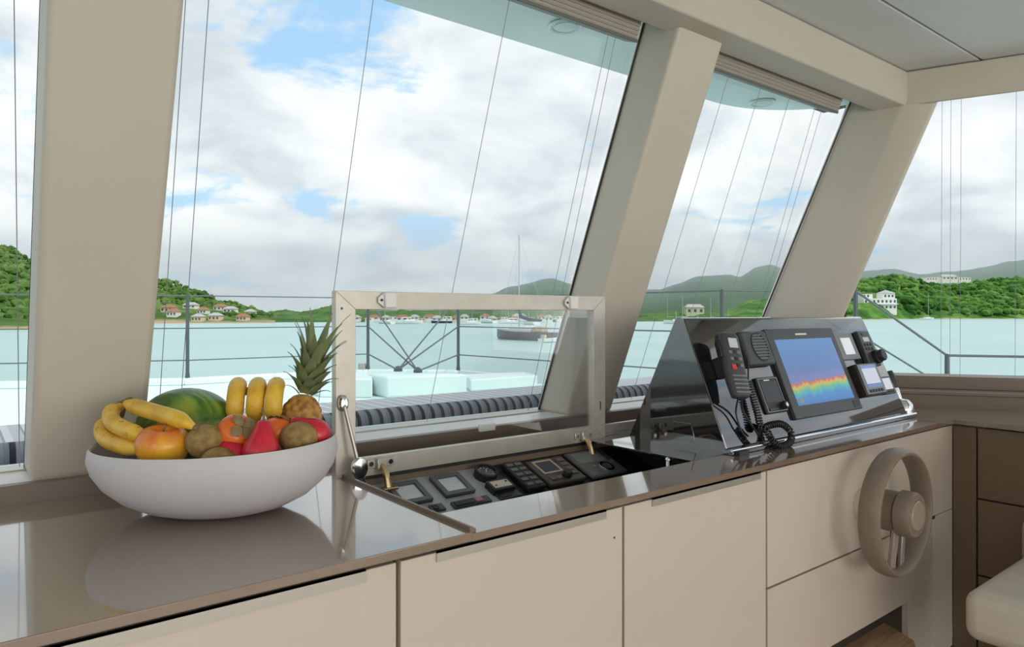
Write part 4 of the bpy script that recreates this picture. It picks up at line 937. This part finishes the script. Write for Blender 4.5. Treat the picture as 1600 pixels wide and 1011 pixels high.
land('hill', [(380, 492), (410, 489), (445, 484), (470, 488), (500, 484), (520, 480), (545, 484), (600, 487), (660, 485), (720, 487), (880, 489), (1010, 489), (1060, 486), (1130, 488)], [(380, 236), (1130, 270)], [(380, 330), (1130, 330)], VL, 'low tree covered shore behind the marina', 'shore', nx_=320, ny_=12, rough=.42, seed=9, cell=5)
land('mountain', [(300, 492), (400, 490), (440, 486), (475, 488), (515, 478), (560, 482), (650, 486), (720, 481), (765, 461), (800, 448), (862, 436), (900, 446), (960, 455), (1030, 453), (1055, 445), (1090, 432), (1140, 429), (1155, 433), (1182, 418), (1202, 413), (1225, 420), (1270, 436), (1320, 432), (1350, 424), (1395, 420), (1440, 428), (1490, 424), (1540, 417), (1580, 408), (1610, 403), (1750, 398), (1950, 420)],
     [(300, 900), (1950, 900)], [(300, 1600), (1950, 1600)], VF, 'distant hazy green mountain range across the bay', 'mountains', nx_=420, ny_=30, rough=.10, seed=21, cell=70)
land('hill', [(1105, 492), (1140, 484), (1170, 470), (1200, 466), (1240, 468), (1290, 478)], [(1105, 380), (1290, 380)], [(1105, 520), (1290, 520)], VR, 'small green knoll below the mountains behind the console', 'hill', nx_=80, ny_=20, rough=.2, seed=31, cell=12)
right = land('headland', [(1285, 470), (1335, 450), (1365, 437), (1405, 433), (1440, 446), (1470, 450), (1500, 448), (1545, 442), (1600, 440), (1700, 436), (1900, 445)],
             [(1285, 330), (1450, 400), (1900, 420)], [(1285, 480), (1900, 560)], VR, 'green wooded headland beyond the angled window', 'headland', rough=.18, seed=44, cell=11)
# tree crowns over the near slopes
def trees(name, verts, count, smin, smax, m, label, zmin, seed):
    rr = random.Random(seed); mb = MB(); bm = bmesh.new(); bmesh.ops.create_icosphere(bm, subdivisions=1, radius=1)
    bv = [v.co.copy() for v in bm.verts]; bf = [tuple(v.index for v in f.verts) for f in bm.faces]; bm.free()
    cand = [v for v in verts if v.z > WZ+zmin]
    for _ in range(count):
        p = rr.choice(cand); s_ = rr.uniform(smin, smax); off = Vector((rr.uniform(-4, 4), rr.uniform(-4, 4), s_*.25))
        mb.add([p+off+Vector((v.x*s_*rr.uniform(.8, 1.2), v.y*s_*rr.uniform(.8, 1.2), v.z*s_*rr.uniform(.7, 1.0))) for v in bv], bf)
    o = mb.build(name, m, smooth=10); tag(o, label, 'trees', kind='stuff')
# ------------------------------------------------------------------ buildings
BW = mat('house_white', (.78, .76, .72), .7); BC = mat('house_cream', (.66, .56, .42), .7); BR = mat('roof_red', (.36, .15, .09), .8); BG = mat('roof_grey', (.42, .42, .42), .7); BD = mat('house_window', (.06, .08, .10), .3)
def house(p, w_, d_, h, wall, roof, label, group, nwin=3, floors=1, deep=3):
    t = thing('house', tuple(p), label, 'house', group)
    Mx = Matrix.Translation(p) @ Matrix.Rotation(AR, 4, 'Z')
    MB(Mx).box((-w_/2, -d_/2, -deep), (w_/2, d_/2, h)).build('wall', wall, t)
    if roof:
        MB(Mx).add([(-w_/2-.3, -d_/2-.3, h), (w_/2+.3, -d_/2-.3, h), (w_/2+.3, d_/2+.3, h), (-w_/2-.3, d_/2+.3, h), (-w_/2+1, 0, h+d_*.28), (w_/2-1, 0, h+d_*.28)], [(0, 1, 5, 4), (1, 2, 5), (2, 3, 4, 5), (3, 0, 4), (0, 3, 2, 1)]).build('roof', roof, t)
    for f in range(floors):
        for k in range(nwin):
            x = -w_/2 + w_*(k+.5)/nwin; z = h*(f+.25)/floors
            MB(Mx).box((x-w_*.22/nwin, -d_/2-.06, z), (x+w_*.22/nwin, -d_/2+.1, z+h*.45/floors)).build('window', BD, t)
    return t
PX = lambda v: 800+FPX*((v-CAM).dot(RT))/((v-CAM).dot(FW))
PY = lambda v: HOR-FPX*(v.z-CAM.z)/((v-CAM).dot(FW))
HP = []
rh = random.Random(12)
hl = [(262, 486), (300, 480), (318, 487), (338, 497), (345, 482), (362, 486), (378, 498), (392, 492), (272, 492), (310, 498)]
for i, (x, y) in enumerate(hl):
    p = min(left, key=lambda v: (PX(v)-x)**2+4*(PY(v)-y-2)**2+.0004*((v-CAM).dot(FW))**2).copy(); HP.append(p)
    lab = ('white' if i % 3 else 'cream') + (' grey roofed' if i % 2 else ' red roofed') + ' house on the lower slope of the scrubby hill'
    house(p, rh.uniform(3, 5), 3.5, rh.uniform(1.0, 1.6), BW if i % 3 else BC, BG if i % 2 else BR, lab, 'houses on the scrubby hill')
for i in range(24):
    x = 545+i*14.2+rh.uniform(-4, 4); d_ = 238+7*(i % 2)+rh.uniform(0, 2); p = atD(x, 500, d_); p.z = WZ+.7+.35*(i % 2)
    house(p, rh.uniform(2.0, 4.6), 3, rh.uniform(.6, 1.1), BW if i % 4 else BC, [BR, BG, None][i % 3], ('white' if i % 4 else 'cream') + [' red roofed', ' grey roofed', ' flat roofed'][i % 3] + ' waterfront building along the marina shore', 'buildings along the marina shore', 2, 1, 1)
trees('treetops', [v for v in right if not (1328 < PX(v) < 1404 and (v-CAM).dot(FW) < 425)], 3000, 1.3, 3.2, VR, 'dense round treetops covering the wooded headland', 2.2, 5)
trees('treetops', [v for v in left if all((v-h).length > 9 for h in HP)], 2600, .7, 1.9, VH, 'scattered bushes covering the scrubby hill', 1.6, 6)
# villa on the headland
pv = atD(1369, 484, 392)
t = house(pv, 18, 9, 6.2, BW, None, 'long white two storey villa on the wooded headland', None, 8, 2)
Mx = Matrix.Translation(pv) @ Matrix.Rotation(AR, 4, 'Z')
MB(Mx).box((-9.5, -5.4, 2.9), (9.5, -4.4, 3.25)).build('balcony', BW, t)
MB(Mx).box((2.2, -3, 6.2), (8.8, 4, 9.2)).build('upper_storey', BW, t)
MB(Mx).add([(1.8, -3.4, 9.2), (9.2, -3.4, 9.2), (9.2, 4.4, 9.2), (1.8, 4.4, 9.2), (5.5, .5, 11)], [(0, 1, 4), (1, 2, 4), (2, 3, 4), (3, 0, 4), (0, 3, 2, 1)]).build('roof', BG, t)
MB(Mx).box((-9, -3, 6.2), (-3.5, 4, 8.6)).build('upper_storey', BW, t)
for x in (-8, -6, 3.5, 5.5, 7.5): MB(Mx).box((x-.5, -3.06, 6.9), (x+.5, -2.9, 8.2)).build('window', BD, t)
for (x, y, w_, lab) in ((1452, 438, 9, 'small white block on the hillside above the headland'), (1480, 437, 13, 'pale hotel with pitched roof above the headland'), (1503, 438, 10, 'low white building on the ridge beside the hotel')):
    p = atD(x, y, 600); house(p, w_, 8, 2.2, BW, BG if w_ > 12 else None, lab, None, 4)
p = atD(1084, 490, 300); house(p, 7.5, 5, 2.6, mat('shed_yellow', (.55, .56, .38), .7), BG, 'pale yellow harbour shed behind the masts', None, 3)
# ------------------------------------------------------------------ boats
def hull_mb(M, Lh, B, fb, dr=.3):
    mb = MB(M); rings = []
    for k in range(15):
        s_ = k/14; x = -Lh/2+Lh*s_; bw = B/2*(min(1, 1.35*math.sin(math.pi*(.16+.84*(1-s_))*.5+.0)) if s_ < .5 else math.cos((s_-.5)*math.pi)**.75) + .02
        sh = fb*(1+.35*max(0, s_-.4)**1.5*2); rings.append([(x, -bw, sh), (x+.05*s_, -bw*.9, fb*.3), (x-.5*s_*s_, -bw*.35, -dr), (x-.5*s_*s_, bw*.35, -dr), (x+.05*s_, bw*.9, fb*.3), (x, bw, sh)])
    return mb.loft(rings)
HW = mat('boat_white', (.80, .80, .80), .35); HN = mat('boat_navy', (.028, .034, .050), .3); SAILC = mat('sail_cover_navy', (.03, .04, .075), .7); MAST = mat('mast_alloy', (.55, .56, .58), .35, metal=.4); TAN = mat('deck_clutter', (.55, .44, .33), .7, var=.3, vscale=2)
def yacht(p, Lh, mh, ang, hm, label, group, detail=False):
    t = thing('sailing_yacht', tuple(p), label, 'sailboat', group)
    Mx = Matrix.Translation(p) @ Matrix.Rotation(AR+ang, 4, 'Z')
    B = Lh*.3; fb = Lh*.10
    hull_mb(Mx, Lh, B, fb).build('hull', hm, t, smooth=50)
    MB(Mx).box((-Lh*.2, -B*.28, fb), (Lh*.18, B*.28, fb+Lh*.055)).build('cabin', HW, t, bevel=.05)
    MB(Mx).tube([(Lh*.08, 0, fb), (Lh*.08, 0, mh)], [Lh*.009, Lh*.006], 8).build('mast', MAST, t)
    MB(Mx).tube([(Lh*.08, 0, fb+Lh*.13), (-Lh*.32, 0, fb+Lh*.13)], Lh*.007, 6).build('boom', MAST, t)
    if detail:
        MB(Mx).tube([(Lh*.085, 0, fb+Lh*.28), (Lh*.05, 0, fb+Lh*.19), (-Lh*.1, 0, fb+Lh*.155), (-Lh*.32, 0, fb+Lh*.145)], [.10, .24, .20, .12], 10).build('sail_cover', SAILC, t)
        MB(Mx).tube([(Lh*.48, 0, fb*1.3), (Lh*.08, 0, mh*.98)], .02, 4).build('forestay', MAST, t)
        MB(Mx).tube([(-Lh*.48, 0, fb), (Lh*.08, 0, mh*.98)], .015, 4).build('backstay', MAST, t)
        for s in (-1, 1): MB(Mx).tube([(Lh*.08, s*B*.45, fb), (Lh*.08, s*.5, mh*.6), (Lh*.08, 0, mh*.95)], .015, 4).build('shroud', MAST, t)
        for (x, z, s) in ((-.1, .12, .5), (-.25, .11, .45), (-.35, .12, .4), (.0, .09, .5)): MB(Mx).box((x*Lh-.5*s, -.6, fb), (x*Lh+.7*s, .6, fb+z*Lh*.6)).build('deck_gear', TAN if x < -.2 else HW, t, bevel=.1)
    return t
py = atZ(818, 531, WZ); yacht(py, 9.2, 12.1, math.radians(180-48), HN, 'dark hulled sailing yacht moored in the bay before the marina', None, True)
pd = atZ(862, 535, WZ); t = thing('dinghy', tuple(pd), 'small pale dinghy at the stern of the dark yacht', 'dinghy')
Mx = Matrix.Translation(pd) @ Matrix.Rotation(AR+.5, 4, 'Z'); hull_mb(Mx, 2.6, 1.3, .4, .1).build('hull', HW, t); MB(Mx).box((-1.2, -.3, .3), (-.8, .3, .8)).build('outboard', TAN, t, bevel=.05)
for i, (x, y, mt) in enumerate([(690, 505, 478), (603, 506, 486), (640, 506, 489), (735, 507.5, 487), (760, 505, 489), (772, 502, 484), (788, 503, 452), (797, 506, 458), (828, 507.5, 486), (842, 502, 488), (866, 503, 487), (1045, 501.5, 458), (1068, 503, 463), (1090, 502, 477), (1112, 503, 466), (1140, 502, 478), (1060, 506, 486)]):
    p = atZ(x, max(y, 501.5), WZ); d_ = (p-CAM).dot(FW); mh = CAM.z-(mt-HOR)/FPX*d_-WZ
    yacht(p, rh.uniform(5.5, 9), max(3, mh), rh.uniform(-.5, 3.6), HW if i % 5 else HN, ('tall' if mt < 470 else 'short') + ' masted ' + ('white' if i % 5 else 'dark hulled') + ' yacht moored off the ' + ('marina' if x < 1000 else 'shore below the blue mountains'), 'yachts moored off the marina')
p = atZ(1449, 499.5, WZ); d_ = (p-CAM).dot(FW); yacht(p, 8, CAM.z-(458-HOR)/FPX*d_-WZ, .3, HW, 'white sailing yacht moored below the wooded headland', None)

# ------------------------------------------------------------------ haze over the far side of the bay
hm = bpy.data.materials.new('sea_haze'); hm.use_nodes = True; nt = hm.node_tree; nt.nodes.clear()
vs_ = nd(nt, 'ShaderNodeVolumeScatter', i_Density=.0011, i_Anisotropy=.0); vs_.inputs[0].default_value = (.86, .95, 1.0, 1)
va_ = nd(nt, 'ShaderNodeVolumeAbsorption', i_Density=.0011); va_.inputs[0].default_value = (.86, .95, 1.0, 1)
ad_ = nd(nt, 'ShaderNodeAddShader'); nt.links.new(vs_.outputs[0], ad_.inputs[0]); nt.links.new(va_.outputs[0], ad_.inputs[1])
oo = nd(nt, 'ShaderNodeOutputMaterial'); nt.links.new(ad_.outputs[0], oo.inputs[1])
Mh = Matrix.Rotation(AR, 4, 'Z')
o = MB(Mh).box((-1500, 850, WZ-2), (2600, 1620, 140)).build('haze', hm, None, loc=(0, 0, WZ)); tag(o, 'thin blue haze lying before the distant mountains', 'haze', kind='stuff')
